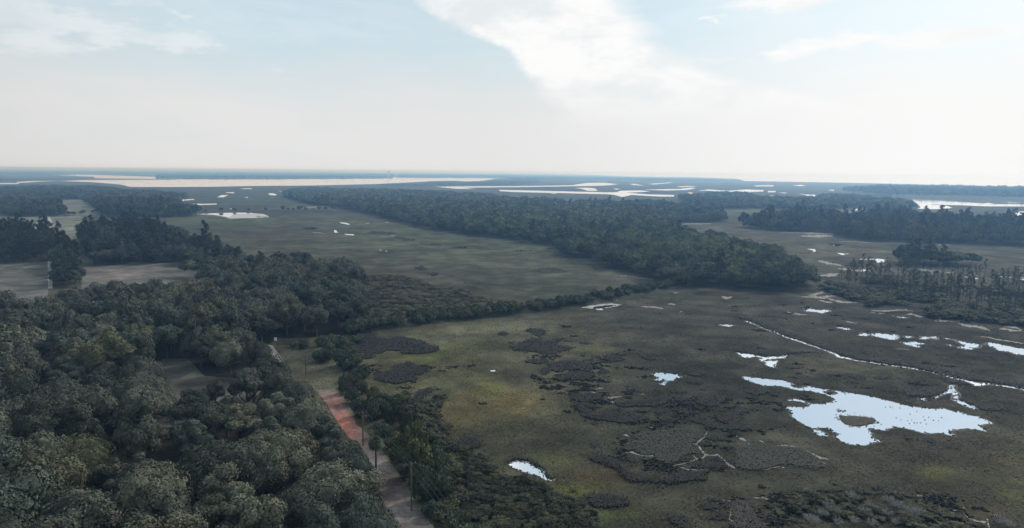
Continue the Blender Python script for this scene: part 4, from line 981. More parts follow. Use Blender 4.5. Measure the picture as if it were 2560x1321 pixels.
def rush(poly_px, h0, col, label, name='rush_bed', sp=.34, seed=0, cat='rushes', dens=1.0, grp='dark rush beds in the marsh'):
    h = h0*.38; rng = np.random.default_rng(seed+int(abs(poly_px[0][0])))
    w = wood_poly(rough_px(poly_px, 4, .6, seed)); d = np.hypot(*w.mean(0)); s = sp*max(.8, d/240)
    pts = sample(w, s, seed, .5)
    pts = pts[rng.random(len(pts)) < dens]; pts = pts+rng.normal(0, .75, pts.shape)*(rng.random((len(pts), 1)) < .45)*max(1, d/240)
    if len(pts) < 3: return
    q = fbm(pts[:, 0]/2.5, pts[:, 1]/2.5, 3)
    c = np.array(col)*(.85+.3*q)[:, None]
    V, Q, C = tufts(pts, h*(.85+.3*q)*.7, c, rng, s*.8, nb=1)
    # matted tops
    top = np.column_stack([pts, h*(.8+.3*q)]); nn = rng.normal(0, .15, (len(pts), 3)); nn[:, 2] = 1
    V2, Q2 = quads(top, nn, s*1.7, rng, .8)
    V = np.vstack([V, V2]); Q = np.vstack([Q, Q2+len(C)]); C = np.vstack([C, np.repeat(c, 4, 0)])
    o = mk(name, V, [Q], M['grass'], col=C)
    return tag(o, label, cat, grp)
DK = (.022, .021, .019)
ell = lambda cx, cy, rx, ry, n=14, rot=0: [(cx+rx*math.cos(t)*math.cos(rot)-ry*math.sin(t)*math.sin(rot), cy+rx*math.cos(t)*math.sin(rot)+ry*math.sin(t)*math.cos(rot)) for t in [2*math.pi*k/n for k in range(n)]]
Z6 = lambda p: Z(560, 680, 3.669, p)
RUSH = [
 (Z6([(1180,590),(1300,560),(1390,560),(1380,600),(1500,620),(1570,600),(1650,598),(1720,620),(1830,640),(1860,670),(1960,690),(1970,710),(1940,735),(1860,750),(1720,755),(1620,745),(1640,725),(1500,725),(1440,750),(1370,750),(1370,790),(1330,803),(1230,795),(1150,740),(1100,660)]), 1.2, 'largest dark rush bed near the end of the shrub dyke'),
 (Z6([(1560,860),(1640,850),(1690,828),(1740,840),(1760,870),(1870,890),(1865,910),(1800,945),(1730,955),(1780,985),(1700,1010),(1600,1030),(1450,1010),(1380,990),(1400,960),(1480,920),(1560,900)]), 1.2, 'dark rush bed right of the roadside bushes'),
 (Z6([(1800,1085),(1900,1065),(1925,1085),(1900,1110),(1850,1125),(1800,1200),(1700,1215),(1650,1190),(1750,1150)]), 1.0, 'dark rush bed just below the bushes by the verge'),
 (Z6([(1810,1215),(1900,1205),(1985,1225),(1975,1250),(1900,1265),(1820,1240)]), .9, 'small dark oval of rushes near the roadside bushes'),
 (Z6([(1200,870),(1290,900),(1330,940),(1240,980),(1160,1000),(1120,960),(1100,900)]), 1.0, 'dark rush bed beside the green verge'),
 (ell(1172,1110,31,15), 1.3, 'lone dark round rush clump above the thicket'),
 (ZA([(155,565),(210,548),(265,570),(210,590)]), .9, 'small dark oval below the shrub dyke'),
 (ZA([(405,545),(470,520),(560,528),(610,545),(590,580),(520,592),(470,560)]), 1.0, 'two lobed dark clump above the big rush bed'),
 (ZA([(270,650),(310,640),(300,660)]), .8, 'tiny dark clump left of the big rush bed'),
 (ZA([(262,690),(360,670),(410,630),(500,612),(580,625),(620,645),(700,615),(780,610),(700,650),(700,680),(790,680),(850,695),(800,725),(740,735),(680,760),(590,762),(520,740),(400,730),(320,725)]), 1.2, 'big dark rush bed in the middle of the marsh'),
 (ZA([(775,630),(850,640),(830,650)]), .8, 'thin dark tuft right of the big rush bed'),
 (ZA([(920,650),(970,645),(1020,660),(980,670)]), .8, 'small dark tuft above the yellow patch'),
 (ZA([(400,820),(500,800),(560,810),(600,800),(640,830),(540,850),(430,835)]), .9, 'ragged dark rushes left of the central cluster'),
 (ZA([(640,870),(700,830),(800,815),(930,820),(1010,830),(1040,880),(980,920),(900,900),(800,900),(720,920),(650,905)]), 1.1, 'dark upper mass of the central rush cluster'),
 (ZA([(560,900),(600,880),(640,920),(590,955),(565,935)]), .9, 'round dark tuft left of the central cluster'),
 (ZA([(690,960),(760,955),(800,975),(740,1000),(690,985)]), .9, 'dark clump below the central cluster'),
 (ZA([(790,930),(900,915),(1000,930),(1060,960),(980,990),(860,995),(800,975)]), 1.0, 'wide dark clump in the lower central cluster'),
 (ZA([(1090,910),(1140,895),(1175,920),(1150,945),(1110,935)]), .9, 'round dark tuft right of the central cluster'),
 (ZA([(1120,960),(1210,960),(1160,975)]), .8, 'flat dark tuft right of the central cluster'),
 (ZA([(1140,770),(1230,765),(1330,800),(1240,830),(1150,810)]), .9, 'dark oval tuft below the yellow patch'),
 (ZA([(1270,755),(1310,742),(1350,758),(1300,772)]), .8, 'tiny dark oval right of the yellow patch'),
 (ZA([(1470,775),(1530,765),(1620,805),(1560,812),(1480,790)]), .9, 'slanted dark oval above the blue pool'),
 (ZA([(1600,760),(1650,760),(1640,775)]), .8, 'tiny dark tuft above the blue pool'),
 (ZA([(1020,775),(1110,770),(1090,800),(1050,790)]), .8, 'dark hooked tuft below the yellow patch'),
 (ZA([(960,810),(1040,800),(1030,820)]), .8, 'short dark tuft over the central cluster'),
 (ZA([(1890,920),(1930,893),(2010,910),(2080,935),(2040,955),(1950,960),(1900,945)]), 1.0, 'dark tuft right of the blue pool'),
 (ZA([(1880,1010),(1930,980),(2000,985),(2060,1010),(2030,1035),(1950,1030)]), 1.0, 'dark tuft right and below the blue pool'),
 (ZA([(2015,1078),(2070,1080),(2040,1090)]), .8, 'tiny dark tuft below the two by the blue pool'),
 (ZA([(1325,1050),(1375,1048),(1360,1068)]), .8, 'tiny dark tuft left of the blue pool'),
 (ZA([(1735,1090),(1800,1085),(1900,1105),(1830,1120),(1760,1112)]), .9, 'flat dark tuft below the blue pool'),
 (ZC([(1250,180),(1400,165),(1560,140),(1700,120),(1760,135),(1700,180),(1620,210),(1480,200),(1350,215),(1260,205)]), 1.1, 'long ragged rush bed below the blue pool'),
 (ZC([(1760,110),(1850,130),(1950,125),(1900,155),(1800,160)]), .9, 'flat dark rushes right of the long ragged bed'),
 (ZC([(1930,100),(2000,120),(2100,125),(2170,135),(2215,160),(2190,200),(2100,215),(2030,190),(1970,175),(2010,150)]), 1.0, 'broad dark rushes left of the big pond'),
 (ZC([(830,110),(900,90),(1000,85),(1100,110),(1130,140),(1050,150),(960,165),(900,165),(840,145)]), 1.0, 'dark rushes around the small mud puddles'),
 (ZC([(880,180),(960,165),(1060,200),(1120,215),(1060,225),(1000,215),(920,205)]), .9, 'short dark rushes beside the tiny white puddle'),
 (ZC([(885,200),(960,225),(1030,260),(1080,290),(1180,235),(1280,225),(1400,270),(1450,300),(1430,350),(1330,365),(1200,345),(1080,330),(1000,310),(930,300),(940,265),(885,240)]), 1.2, 'large jagged dark rush bed in the lower middle'),
 (ZC([(1010,355),(1060,345),(1095,365),(1040,375)]), .8, 'small tuft below the large jagged bed'),
 (ZC([(1600,255),(1660,250),(1700,270),(1640,280)]), .8, 'small dark tuft between two long beds'),
 (ZC([(1770,235),(1850,235),(1950,250),(1990,275),(1900,280),(1830,260)]), .9, 'slanted dark rushes in the lower middle'),
 (ZC([(1640,325),(1750,315),(1850,325),(1760,345),(1670,345)]), .9, 'flat dark rushes above the mud branches'),
 (ZC([(1920,340),(2000,310),(2080,330),(2170,380),(2200,410),(2100,405),(2030,370)]), 1.0, 'dark rushes at the top of the mud branches'),
 (ZC([(2160,330),(2230,290),(2300,260),(2348,230),(2400,240),(2400,400),(2300,420),(2220,440),(2200,410),(2290,380)]), 1.1, 'dark rushes right of the mud branches'),
 (ZC([(1380,480),(1500,450),(1650,430),(1850,410),(2030,430),(2060,470),(2000,520),(1930,560),(1970,600),(2050,650),(1960,640),(1850,660),(1800,720),(1720,735),(1620,700),(1600,650),(1480,650),(1420,610),(1330,600),(1350,540),(1480,520)]), .9, 'wide grey rush bed beside the mud branches'),
 (ZC([(2060,500),(2130,470),(2270,490),(2260,520),(2150,525)]), .9, 'oval dark rushes right of the mud branches'),
 (ZC([(1820,690),(1870,660),(1940,690),(1900,715),(1830,715)]), .9, 'oval dark rushes inside the mud branches'),
 (ZC([(2130,690),(2180,670),(2250,700),(2220,720)]), .9, 'small dark oval inside the mud branches'),
 (ZC([(1930,750),(2080,725),(2250,735),(2280,765),(2100,775),(1960,775)]), .9, 'long dark oval below the mud branches'),
 (ZC([(1005,690),(1030,655),(1100,655),(1200,690),(1280,735),(1330,790),(1400,825),(1500,860),(1600,885),(1700,860),(1800,830),(1920,810),(2060,800),(2110,805),(2060,850),(2070,885),(1960,890),(1820,910),(1680,915),(1560,895),(1420,905),(1320,870),(1300,815),(1230,770),(1140,730),(1050,720)]), 1.4, 'long wavy dark rush band in the lower marsh'),
 (ZC([(1305,700),(1330,680),(1400,685),(1450,710),(1420,735),(1370,705)]), .9, 'small hooked dark tuft above the wavy band'),
 (ZC([(1020,565),(1050,545),(1075,575),(1050,588)]), .9, 'tiny dark clump left above the wavy band'),
 (ZC([(1210,610),(1230,603),(1252,615),(1230,628)]), .8, 'tiny round clump above the wavy band'),
 (ZC([(825,980),(850,965),(880,985),(855,1003)]), 1.0, 'tiny dark clump beside the thicket'),
 (ZC([(985,1040),(1060,1015),(1130,1012),(1210,1045),(1250,1025),(1310,1050),(1370,1090),(1360,1120),(1250,1125),(1180,1140),(1060,1140),(1000,1100)]), 1.5, 'dark domed rush island above the bright green grass'),
 (ZC([(1620,945),(1640,930),(1655,950)]), .8, 'tiny tuft below the wavy band'),
 (ZC([(1710,1245),(1760,1215),(1850,1208),(1910,1235),(1950,1300),(1930,1330),(1850,1330),(1770,1290)]), 1.2, 'dark round rush clump at the bottom edge'),
 (ZC([(2080,1065),(2150,1050),(2200,1060),(2140,1080)]), .9, 'flat dark tuft in the bottom right cluster'),
 (ZC([(2015,1130),(2090,1090),(2170,1120),(2180,1145),(2090,1155)]), 1.0, 'dark clump in the bottom right cluster'),
 (ZC([(2190,1095),(2260,1080),(2310,1105),(2290,1145)]), 1.0, 'second dark clump in the bottom right cluster'),
 (ZC([(2095,1240),(2200,1190),(2290,1200),(2280,1235),(2180,1250)]), 1.0, 'lowest dark clump of the bottom right cluster'),
 (ZC([(2310,1080),(2420,1075),(2520,1180),(2560,1250),(2640,1300),(2600,1330),(2330,1330),(2345,1250),(2310,1200)]), 1.0, 'dark rushes at the bottom beside the mud channel'),
 (ZD([(0,570),(100,545),(250,545),(420,560),(560,575),(650,600),(700,660),(760,700),(800,740),(700,755),(580,740),(500,715),(380,720),(250,765),(120,765),(0,740)]), .8, 'wide low rush bed ringed by pale mud'),
 (ZD([(85,75),(150,45),(250,50),(300,70),(250,95),(170,100)]), 1.0, 'dark tuft left of the big pond arm'),
 (ZD([(0,180),(60,220),(130,245),(60,260),(0,250)]), 1.0, 'dark tuft left of the big pond'),
 (ZD([(0,365),(60,370),(125,405),(60,420),(0,400)]), 1.0, 'dark tuft below left of the big pond'),
 (ZD([(1675,495),(1720,490),(1780,520),(1740,530)]), .7, 'faint dark tuft below the big pond'),
 (ZD([(1490,465),(1560,475),(1560,495),(1510,485)]), .7, 'faint tuft near the big pond shore'),
 (ZD([(1210,930),(1240,905),(1275,935),(1240,955)]), 1.2, 'lone dark round bush in the lower right marsh'),
 (ZD([(860,885),(900,880),(905,900),(870,900)]), .9, 'tiny dark tuft in the lower right marsh'),
 (ZD([(430,950),(600,945),(800,938),(1000,940),(1200,970),(1400,965),(1530,985),(1640,1020),(1560,1015),(1400,985),(1200,985),(1000,955),(800,960),(600,965),(440,970)]), 1.0, 'thin dark line of rushes above the bare brush'),
 (ZB([(980,910),(1060,905),(1170,940),(1100,960),(1000,935)]), .8, 'dark tuft above the big pond'),
 (ZB([(1200,935),(1330,930),(1390,930),(1330,955),(1220,950)]), .7, 'flat tuft above the big pond'),
 (ZB([(975,975),(1050,978),(1110,1000),(1020,990)]), .7, 'thin tuft nearest the big pond top shore'),
 (ZB([(1100,1025),(1180,1018),(1210,1030),(1140,1042)]), .7, 'small tuft on the big pond top shore'),
 (ZB([(180,395),(280,380),(380,395),(460,410),(460,430),(360,405),(240,400)]), .8, 'curved dark rush line above the creek start'),
 (ZB([(0,700),(120,680),(280,700),(450,712),(640,710),(820,725),(640,722),(480,728),(400,745),(280,745),(160,730),(60,720)]), 1.0, 'dark rushes over the forked puddle'),
 (ZB([(430,850),(500,845),(610,850),(560,865),(470,865)]), .8, 'flat tuft right of the forked puddle'),
 (ZB([(1500,1060),(1650,1040),(1780,1035),(1880,1050),(1800,1085),(1740,1110),(1640,1110),(1520,1110)]), .9, 'dark rushes left of the y shaped channel'),
 (ZB([(1850,975),(1960,965),(2050,985),(2080,1005),(1950,995)]), .9, 'dark rushes between creek and y shaped channel'),
 (ZB([(1960,1130),(2050,1120),(2200,1180),(2400,1200),(2350,1240),(2180,1230),(2140,1200)]), .8, 'dark rushes right of the y shaped channel'),
 (stroke(ZB([(0,400),(120,425),(260,485),(400,535),(560,585),(720,645),(860,695),(960,735),(1100,770),(1230,785)]), [3,5,8,9,10,9,8,8,9,8]), 1.2, 'dark rush bank along the upper creek'),
 (stroke(ZB([(1230,785),(1360,800),(1500,815),(1620,840),(1750,870),(1900,905),(2050,935),(2200,960),(2400,990),(2700,1050)]), [8,12,12,9,12,14,14,10,8,10]), 1.2, 'dark rush bank along the lower creek'),
 (ZB([(1100,700),(1180,720),(1270,760),(1230,775),(1170,745)]), .8, 'dark spur of rushes above the creek'),
 (OVAL and stroke(ZC([(230,760),(250,725),(300,692),(370,688),(440,700),(510,735),(575,780),(612,830),(630,865),(700,858)]), [1,3,4,4,4,4,4,3,3,2]), 1.6, 'dark reed rim around the crescent pool'),
 (Z(640,400,3.669, [(870,820),(920,826),(880,834)]), .8, 'faint dark tuft in the middle marsh'),
 (Z2([(1280,705),(1400,720),(1470,745),(1380,745),(1300,725)]), 1.0, 'dark streak in the middle marsh'),
 (Z2([(1590,675),(1680,670),(1760,680),(1640,690)]), 1.0, 'dark streak near the long wood'),
 (Z2([(1500,770),(1700,765),(1780,778),(1600,790)]), 1.0, 'long dark streak in the middle marsh'),
 (Z2([(1790,800),(1950,798),(1900,810)]), 1.0, 'thin dark streak right of the long one'),
 (Z2([(1020,660),(1160,655),(1290,670),(1200,690),(1050,680)]), 1.0, 'greenish dark patch in the middle marsh'),
 (Z2([(430,620),(560,622),(540,640),(460,635)]), 1.0, 'dark patch left of the bright puddle'),
 (Z2([(1460,990),(1520,975),(1560,1010),(1500,1015)]), 1.2, 'dark clump on the brown marsh edge'),
 (Z2([(1590,1050),(1650,1035),(1670,1060),(1610,1070)]), 1.2, 'second dark clump on the brown marsh edge'),
 (Z2([(1890,1120),(2100,1130),(2230,1135),(2100,1145),(1950,1138)]), 1.0, 'thin dark line across the middle marsh'),
 (Z3([(410,885),(480,890),(560,915),(640,950),(560,955),(480,920)]), 1.2, 'dark rushes at the foot of the long wood'),
 (Z3([(120,1020),(240,1005),(300,990),(400,990),(510,1025),(420,1040),(300,1035),(180,1030)]), 1.0, 'ring of dark rushes in the middle marsh'),
 (Z3([(30,830),(180,828),(170,840),(60,845)]), 1.0, 'short dark streak by the long wood'),
]
for k, (pl, h, lab) in enumerate(RUSH):
    c = DK
    if 'wide grey' in lab or 'wide low' in lab or 'beside the mud channel' in lab: c = (.046, .045, .037)
    if 'middle marsh' in lab or 'long wood' in lab: c, h = (.050, .048, .038), h*.4
    rush(pl, h, c, lab, seed=k)
# small scattered tufts of the lower middle marsh: uncountable
pts = np.vstack([P(*np.array([(RNG.normal(mx, sx), RNG.normal(my, sy)) for _ in range(max(8, n//3))]).T)[:, :2] for mx, my, sx, sy, n in ((1420, 925, 55, 28, 160), (1480, 1000, 60, 30, 130), (1750, 1060, 110, 35, 170), (1800, 1010, 60, 12, 50), (1640, 1130, 80, 30, 90), (2000, 1010, 90, 60, 40), (2250, 880, 180, 60, 60), (1950, 780, 90, 30, 40), (1020, 940, 70, 40, 60), (1900, 1270, 90, 30, 80), (2350, 1290, 90, 20, 60), (1650, 900, 200, 60, 40))])
big = []; 
for x, y in pts:
    r = abs(RNG.normal(.8, .6))+.25; n = int(5+r*r*8)
    big.append(np.column_stack([x+RNG.normal(0, r*.75, n), y+RNG.normal(0, r*.55, n)]))
big = excl(np.vstack(big), WATERP); c = np.tile(DK, (len(big), 1))
V, Q, C = tufts(big, .22, c*1.1, RNG, .7, 1.2)
tag(mk('rushes', V, [Q], M['grass'], col=C), 'small dark rush tufts dotted over the marsh', 'rushes', kind='stuff')

# the island of the big pond and reeds round the ponds
W, T = sheet_arrays(ISL, .12, 3, .8); tag(mk('island', W, [T], M['ground'], col=np.tile((.075, .07, .045), (len(W), 1))), 'grassy oval island in the largest pond', kind='structure')
rush(ISL, .6, (.078, .072, .048), 'marsh grass covering the pond island', 'grass_bed', seed=501, cat='grass', grp='grass beds in the pond')
rush(ISL2, .5, (.05, .045, .035), 'tiny dark reed islet above the pond island', 'grass_bed', seed=502, cat='grass', grp='grass beds in the pond')

# low reeds breaking up the shores of the near pools
rp = []
for poly, lab, mt in PONDS:
    if far_z(poly) > .1: continue
    W = wood_poly(poly); W2 = np.vstack([W, W[:1]])
    for a_, b_ in zip(W2[:-1], W2[1:]):
        L_ = np.linalg.norm(b_-a_); n = int(L_/.55)
        if n < 1: continue
        t = RNG.random((n, 1)); q = a_*(1-t)+b_*t+RNG.normal(0, .35*max(.7, np.hypot(*a_)/260), (n, 2)); rp.append(q[RNG.random(n) < .35+.6*fbm(q[:, 0]/3, q[:, 1]/3)])
rp = np.vstack(rp); cr_ = gcol(rp[:, 0], rp[:, 1])*.9
V, Q, C = tufts(rp, .22, cr_, RNG, .45, .5)
tag(mk('shore_reeds', V, [Q], M['grass'], col=C), 'low reeds fringing the near marsh pools', 'reeds', kind='stuff')

# marsh grass over the near flats: uncountable
def grass_mass():
    out = []
    for (d0, d1, s, h) in ((95, 200, .6, .07), (200, 300, .9, .09), (300, 430, 1.4, .12)):
        g1, g2 = np.meshgrid(np.arange(-100, 400, s), np.arange(60, d1+5, s)); g1 = g1+RNG.uniform(-.5, .5, g1.shape)*s; g2 = g2+RNG.uniform(-.5, .5, g2.shape)*s
        d = np.hypot(g1, g2); k = (d >= d0) & (d < d1); p = np.stack([g1[k], g2[k]], -1)
        px, py = proj(p[:, 0], p[:, 1]); p = p[(px > 690) & (px < 2620) & (py < 1345)]
        out.append(np.column_stack([p, np.full(len(p), h), np.full(len(p), s)]))
    a = np.vstack(out); p = a[:, :2]
    roadw = wood_poly(ROAD); k = np.ones(len(p), bool)
    for poly in WATERP+[roadw, NEARW]: k &= ~inpoly(p[:, 0], p[:, 1], poly)
    V = mud.arrays()[0]
    a = a[k]; f = fbm(a[:, 0]/4, a[:, 1]/4, 3); a = a[f > .36]
    # keep bare mud open
    for pts, w in MS:
        pl = stroke(pts, w)
        if far_z(pl) < .1:
            pw = wood_poly(pl); lo = pw.min(0)-1; hi = pw.max(0)+1
            m = (a[:, 0] > lo[0]) & (a[:, 0] < hi[0]) & (a[:, 1] > lo[1]) & (a[:, 1] < hi[1]); ix = np.where(m)[0]
            if len(ix): bad = ix[inpoly(a[ix, 0], a[ix, 1], pw)]; a = np.delete(a, bad, 0)
    print('grass', len(a))
    c = gcol(a[:, 0], a[:, 1])*1.1
    V, Q, C = tufts(a[:, :2], a[:, 2]*(.5+fbm(a[:, 0]/7, a[:, 1]/7)), c, RNG, .5, 2.2, nb=2)
    tag(mk('marsh_grass', V, [Q], M['grass'], col=C), 'olive and brown marsh grass over the near flats', 'grass', kind='stuff')
grass_mass()

SCB = wood_poly([(880,690),(1000,690),(1100,715),(1180,735),(1230,760),(1100,780),(1000,795),(930,800),(895,770)])
pS = sample(SCB, 3.2, 117, .5); pS = pS[fbm(pS[:, 0]/14, pS[:, 1]/9) > .47]
wood(pS, 'brown low scrub in the marsh behind the left end of the dyke', 118, 0, .12, scale=.3, name='scrub', lod=LODB, tints=lambda x, y: np.full((len(x), 3), 1.0)*np.array((1.2, 1.0, .95)), cat='scrub')
# dense scrub thicket at the lower centre: one mass of low bushes
THKT = wood_poly([(1118,1150),(1150,1135),(1200,1150),(1240,1180),(1300,1205),(1400,1242),(1462,1275),(1488,1310),(1500,1420),(1130,1420),(1110,1330),(1120,1240)])
pS = sample(THKT, 2.1, 110, .5)
wood(pS, 'dense low dark scrub thicket below the crescent pool', 111, 0, .17, scale=.28, name='scrub', lod=LODA, tints=lambda x, y: np.full((len(x), 3), 1.0)*np.array((.72, .66, .66)), cat='scrub')
SC2 = wood_poly([(1070,1010),(1100,1000),(1095,1040),(1130,1080),(1140,1130),(1110,1140),(1060,1090),(1040,1050),(1030,1010)])
pS = sample(SC2, 2.2, 112, .5)
wood(pS, 'low grey scrub between the roadside bushes and the marsh', 113, 0, .13, scale=.26, name='scrub', lod=LODB, tints=lambda x, y: np.full((len(x), 3), 1.0)*np.array((.8, .72, .7)), cat='scrub')
# dark low scrub lower right
SC3 = wood_poly(ZD([(420,985),(700,980),(1000,975),(1300,990),(1550,1030),(1750,1080),(1900,1150),(2050,1230),(2200,1300),(2250,1400),(450,1400),(560,1250),(540,1180),(440,1060)]))
pS = sample(SC3, 2.6, 114, .5); pS = pS[fbm(pS[:, 0]/9, pS[:, 1]/9) > .40]
wood(pS, 'low dark brush among the bare bushes at lower right', 115, 0, .10, scale=.26, name='scrub', lod=LODB, tints=lambda x, y: np.full((len(x), 3), 1.0)*np.array((.85, .74, .72)), cat='scrub')

# bare grey bushes lower right
def bare_mesh(seed):
    rg2 = random.Random(seed); mb = MB()
    def br(p, d, L, r, lv):
        e = p+d*L; mb.tube([p, e], [r, r*.6], 3)
        if lv == 0: return
        for _ in range(3 if lv > 1 else 4):
            nd = d+np.array([rg2.gauss(0, .5), rg2.gauss(0, .5), rg2.gauss(.05, .3)]); nd /= np.linalg.norm(nd)
            br(p+d*L*rg2.uniform(.5, 1), nd, L*rg2.uniform(.55, .8), r*.6, lv-1)
    for k in range(9):
        a = k*.7; d = np.array([math.cos(a)*.6, math.sin(a)*.6, .8]); d /= np.linalg.norm(d); br(np.zeros(3), d, .9, .045, 3)
    V, Q, T = mb.arrays(); return mk('branches', V, [Q, T], M['twig'], link=False)
BARE = [bare_mesh(k) for k in range(3)]
BB = ZD([(640,980),(680,1000),(820,1110),(860,1150),(760,1180),(900,1180),(640,1220),(700,1240),(1010,1010),(1060,1040),(1180,1100),(1230,1130),(1130,1160),(1330,1040),(1400,1090),(1450,1110),(1330,1180),(1600,1180),(1630,1160),(1540,1150),(900,1250),(1050,1240),(1200,1260),(1420,1250),(2330,1240),(2420,1270)])
for k, (px, py) in enumerate(sorted(BB)):
    x, y, _ = P(px, py); e = empty('bare_bush', (x, y, 0), k*1.3, rg.uniform(.75, 1.15)); b = bpy.data.objects.new('branches', BARE[k % 3]); COL.objects.link(b); b.parent = e
    tag(e, f'bare pale grey bush, {ordw(k+1)} from the left in the lower right brush', 'bush', 'bare bushes in the lower right brush')

# ------------------------------------------------------------------ palm
def palm():
    x, y, _ = P(939, 1178); e = empty('palm_tree', (x, y, 0)); tag(e, 'lone palm with a round crown on the edge of the dirt track', 'palm')
    Ht = 6.9; mb = MB(); mb.tube([(0, 0, -.1), (.05, 0, .3), (.15, .0, 3), (.05, .1, Ht)], [.36, .27, .22, .20], 9); mb.build('trunk', M['wood'], e, True)
    mb = MB(); rg2 = random.Random(3)
    for k in range(46):
        a = k*2.399; el = 1.35-2.3*(k/46)**.8
        d = np.array([math.cos(a)*math.cos(el), math.sin(a)*math.cos(el), math.sin(el)])
        s = np.array([0.05, .1, Ht]); L = rg2.uniform(.75, 1.0); q = s+d*L
        mb.tube([s, q], [.035, .02], 3)
        side = np.cross(d, [0, 0, 1]); side /= np.linalg.norm(side)+1e-6; up = np.cross(side, d)
        for b in range(11):
            t = (b-5)/5*1.25; v = d*math.cos(t)+side*math.sin(t); l = 1.35*(1-.12*abs(t)); w = .085
            m = q+v*l*.55+up*.05; tip = q+v*l-np.array([0, 0, .35*l]); pr = np.cross(v, up); pr /= np.linalg.norm(pr)+1e-6
            mb.add([q-pr*.02, m-pr*w, tip, m+pr*w], [(0, 1, 2, 3)])
    c = mb.build('crown', M['palm'], e); c.color = (.9, .95, .95, 1)
palm()

# ------------------------------------------------------------------ power line
polebase = [(765, 937, 9.0, 'wooden utility pole standing on the grassy verge'), (908, 1114, 9.2, 'wooden utility pole at the middle of the dirt track'), (1029, 1277, 10.6, 'tall wooden utility pole beside the track, nearest the camera')]
tops = []
bp = [P(a, b)[:2] for a, b, _, _ in polebase]
dirv = (bp[2]-bp[0])/np.linalg.norm(bp[2]-bp[0]); perp = np.array([-dirv[1], dirv[0]]); ang0 = math.atan2(perp[1], perp[0])
def pole(x, y, h, lab):
    e = empty('utility_pole', (x, y, 0), ang0); tag(e, lab, 'utility pole', 'utility poles along the track')
    mb = MB(); mb.tube([(0, 0, -.3), (0, 0, h*.5), (0, 0, h)], [.19, .16, .12], 9); mb.build('pole', M['wood'], e, True)
    mb = MB(); mb.box((0, .16, h-.5), (2.2, .10, .12)); a = mb.build('crossarm', M['wood'], e)
    for sx in (-1.0, 0.0, 1.0):
        mb = MB(); mb.tube([(sx, .16, h-.44), (sx, .16, h-.34), (sx, .16, h-.22)], [.05, .07, .04], 8); mb.build('insulator', M['ceramic'], e, True)
    mb = MB(); mb.tube([(-.75, .16, h-.56), (0, .13, h-1.2)], [.025, .025], 4); mb.tube([(.75, .16, h-.56), (0, .13, h-1.2)], [.025, .025], 4); mb.build('brace', M['wood'], e)
    ex = np.array([math.cos(ang0), math.sin(ang0)]); ey = np.array([-ex[1], ex[0]])
    return [np.array([*(np.array([x, y])+ex*sx+ey*.16), h-.22]) for sx in (-1, 0, 1)]
for (a, b, h, lab), w in zip(polebase, bp): tops.append(pole(w[0], w[1], h, lab))
nxt = [t+np.array([*(dirv*70), -1.0]) for t in tops[2]]
for k, lab in enumerate(('power cable on the wood side of the poles', 'middle power cable strung along the poles', 'power cable on the marsh side of the poles')):
    mb = MB()
    seq = [tops[0][k], tops[1][k], tops[2][k], nxt[k]]; pts = []
    for a, b in zip(seq[:-1], seq[1:]):
        for j in range(13 if b is seq[-1] else 12):
            t = j/12; p = a*(1-t)+b*t; p = p-np.array([0, 0, 1.1*4*t*(1-t)]); pts.append(p)
    mb.tube(pts, [.021]*len(pts), 4); tag(mb.build('power_cable', M['wire']), lab, 'cable', 'cables of the power line')
x, y = bp[2]-dirv*-70; pole(x, y, 9.6, 'wooden utility pole just below the picture edge')

# ------------------------------------------------------------------ white board, house, tower
x, y, _ = P(689, 857); e = empty('sign_board', (x, y, 0), .1); tag(e, 'small white board on two posts before the dark trees', 'sign')
mb = MB(); mb.box((0, 0, 1.5), (1.15, .05, 1.35)); mb.build('board', M['white'], e)
for sx in (-.45, .45): mb = MB(); mb.box((sx, .06, 1.05), (.09, .07, 2.1)); mb.build('post', M['wood'], e)
mb = MB(); mb.box((-.15, -.029, 1.95), (.35, .008, .16)); mb.build('dark_mark', M['window'], e)

x, y, _ = P(2146, 531); e = empty('house', (x, y, 0), -.15, 1.0); tag(e, 'distant house with a bright white roof among the far trees', 'house')
mb = MB(); mb.box((0, 0, 1.7), (13, 8, 3.4)); mb.box((-8.6, .3, 2.6), (4.2, 6.5, 5.2)); mb.build('wall', M['housewall'], e)
def gable(cx, cy, z, L, D, hh, ov=.4):
    a, b = L/2+ov, D/2+ov; V = [(cx-a, cy-b, z), (cx+a, cy-b, z), (cx+a, cy, z+hh), (cx-a, cy, z+hh), (cx-a, cy+b, z), (cx+a, cy+b, z), (cx-a, cy-b, z+.2), (cx+a, cy-b, z+.2), (cx+a, cy, z+hh+.2), (cx-a, cy, z+hh+.2), (cx-a, cy+b, z+.2), (cx+a, cy+b, z+.2)]
    return V, [(6, 7, 8, 9), (9, 8, 11, 10), (0, 3, 2, 1), (3, 4, 5, 2), (0, 1, 7, 6), (4, 10, 11, 5), (1, 2, 8, 7), (2, 5, 11, 8), (0, 6, 9, 3), (3, 9, 10, 4)]
mb = MB(); mb.add(*gable(0, 0, 3.42, 13, 8, 2.6)); mb.build('roof', M['roofwhite'], e)
mb = MB(); mb.add(*gable(-8.6, .3, 5.22, 4.2, 6.5, 1.4)); mb.build('roof', M['housewall'], e)
for sx in (-4.5, -1.5, 1.5, 4.5): mb = MB(); mb.box((sx, -4.02, 1.8), (1.1, .06, 1.3)); mb.build('window', M['window'], e)

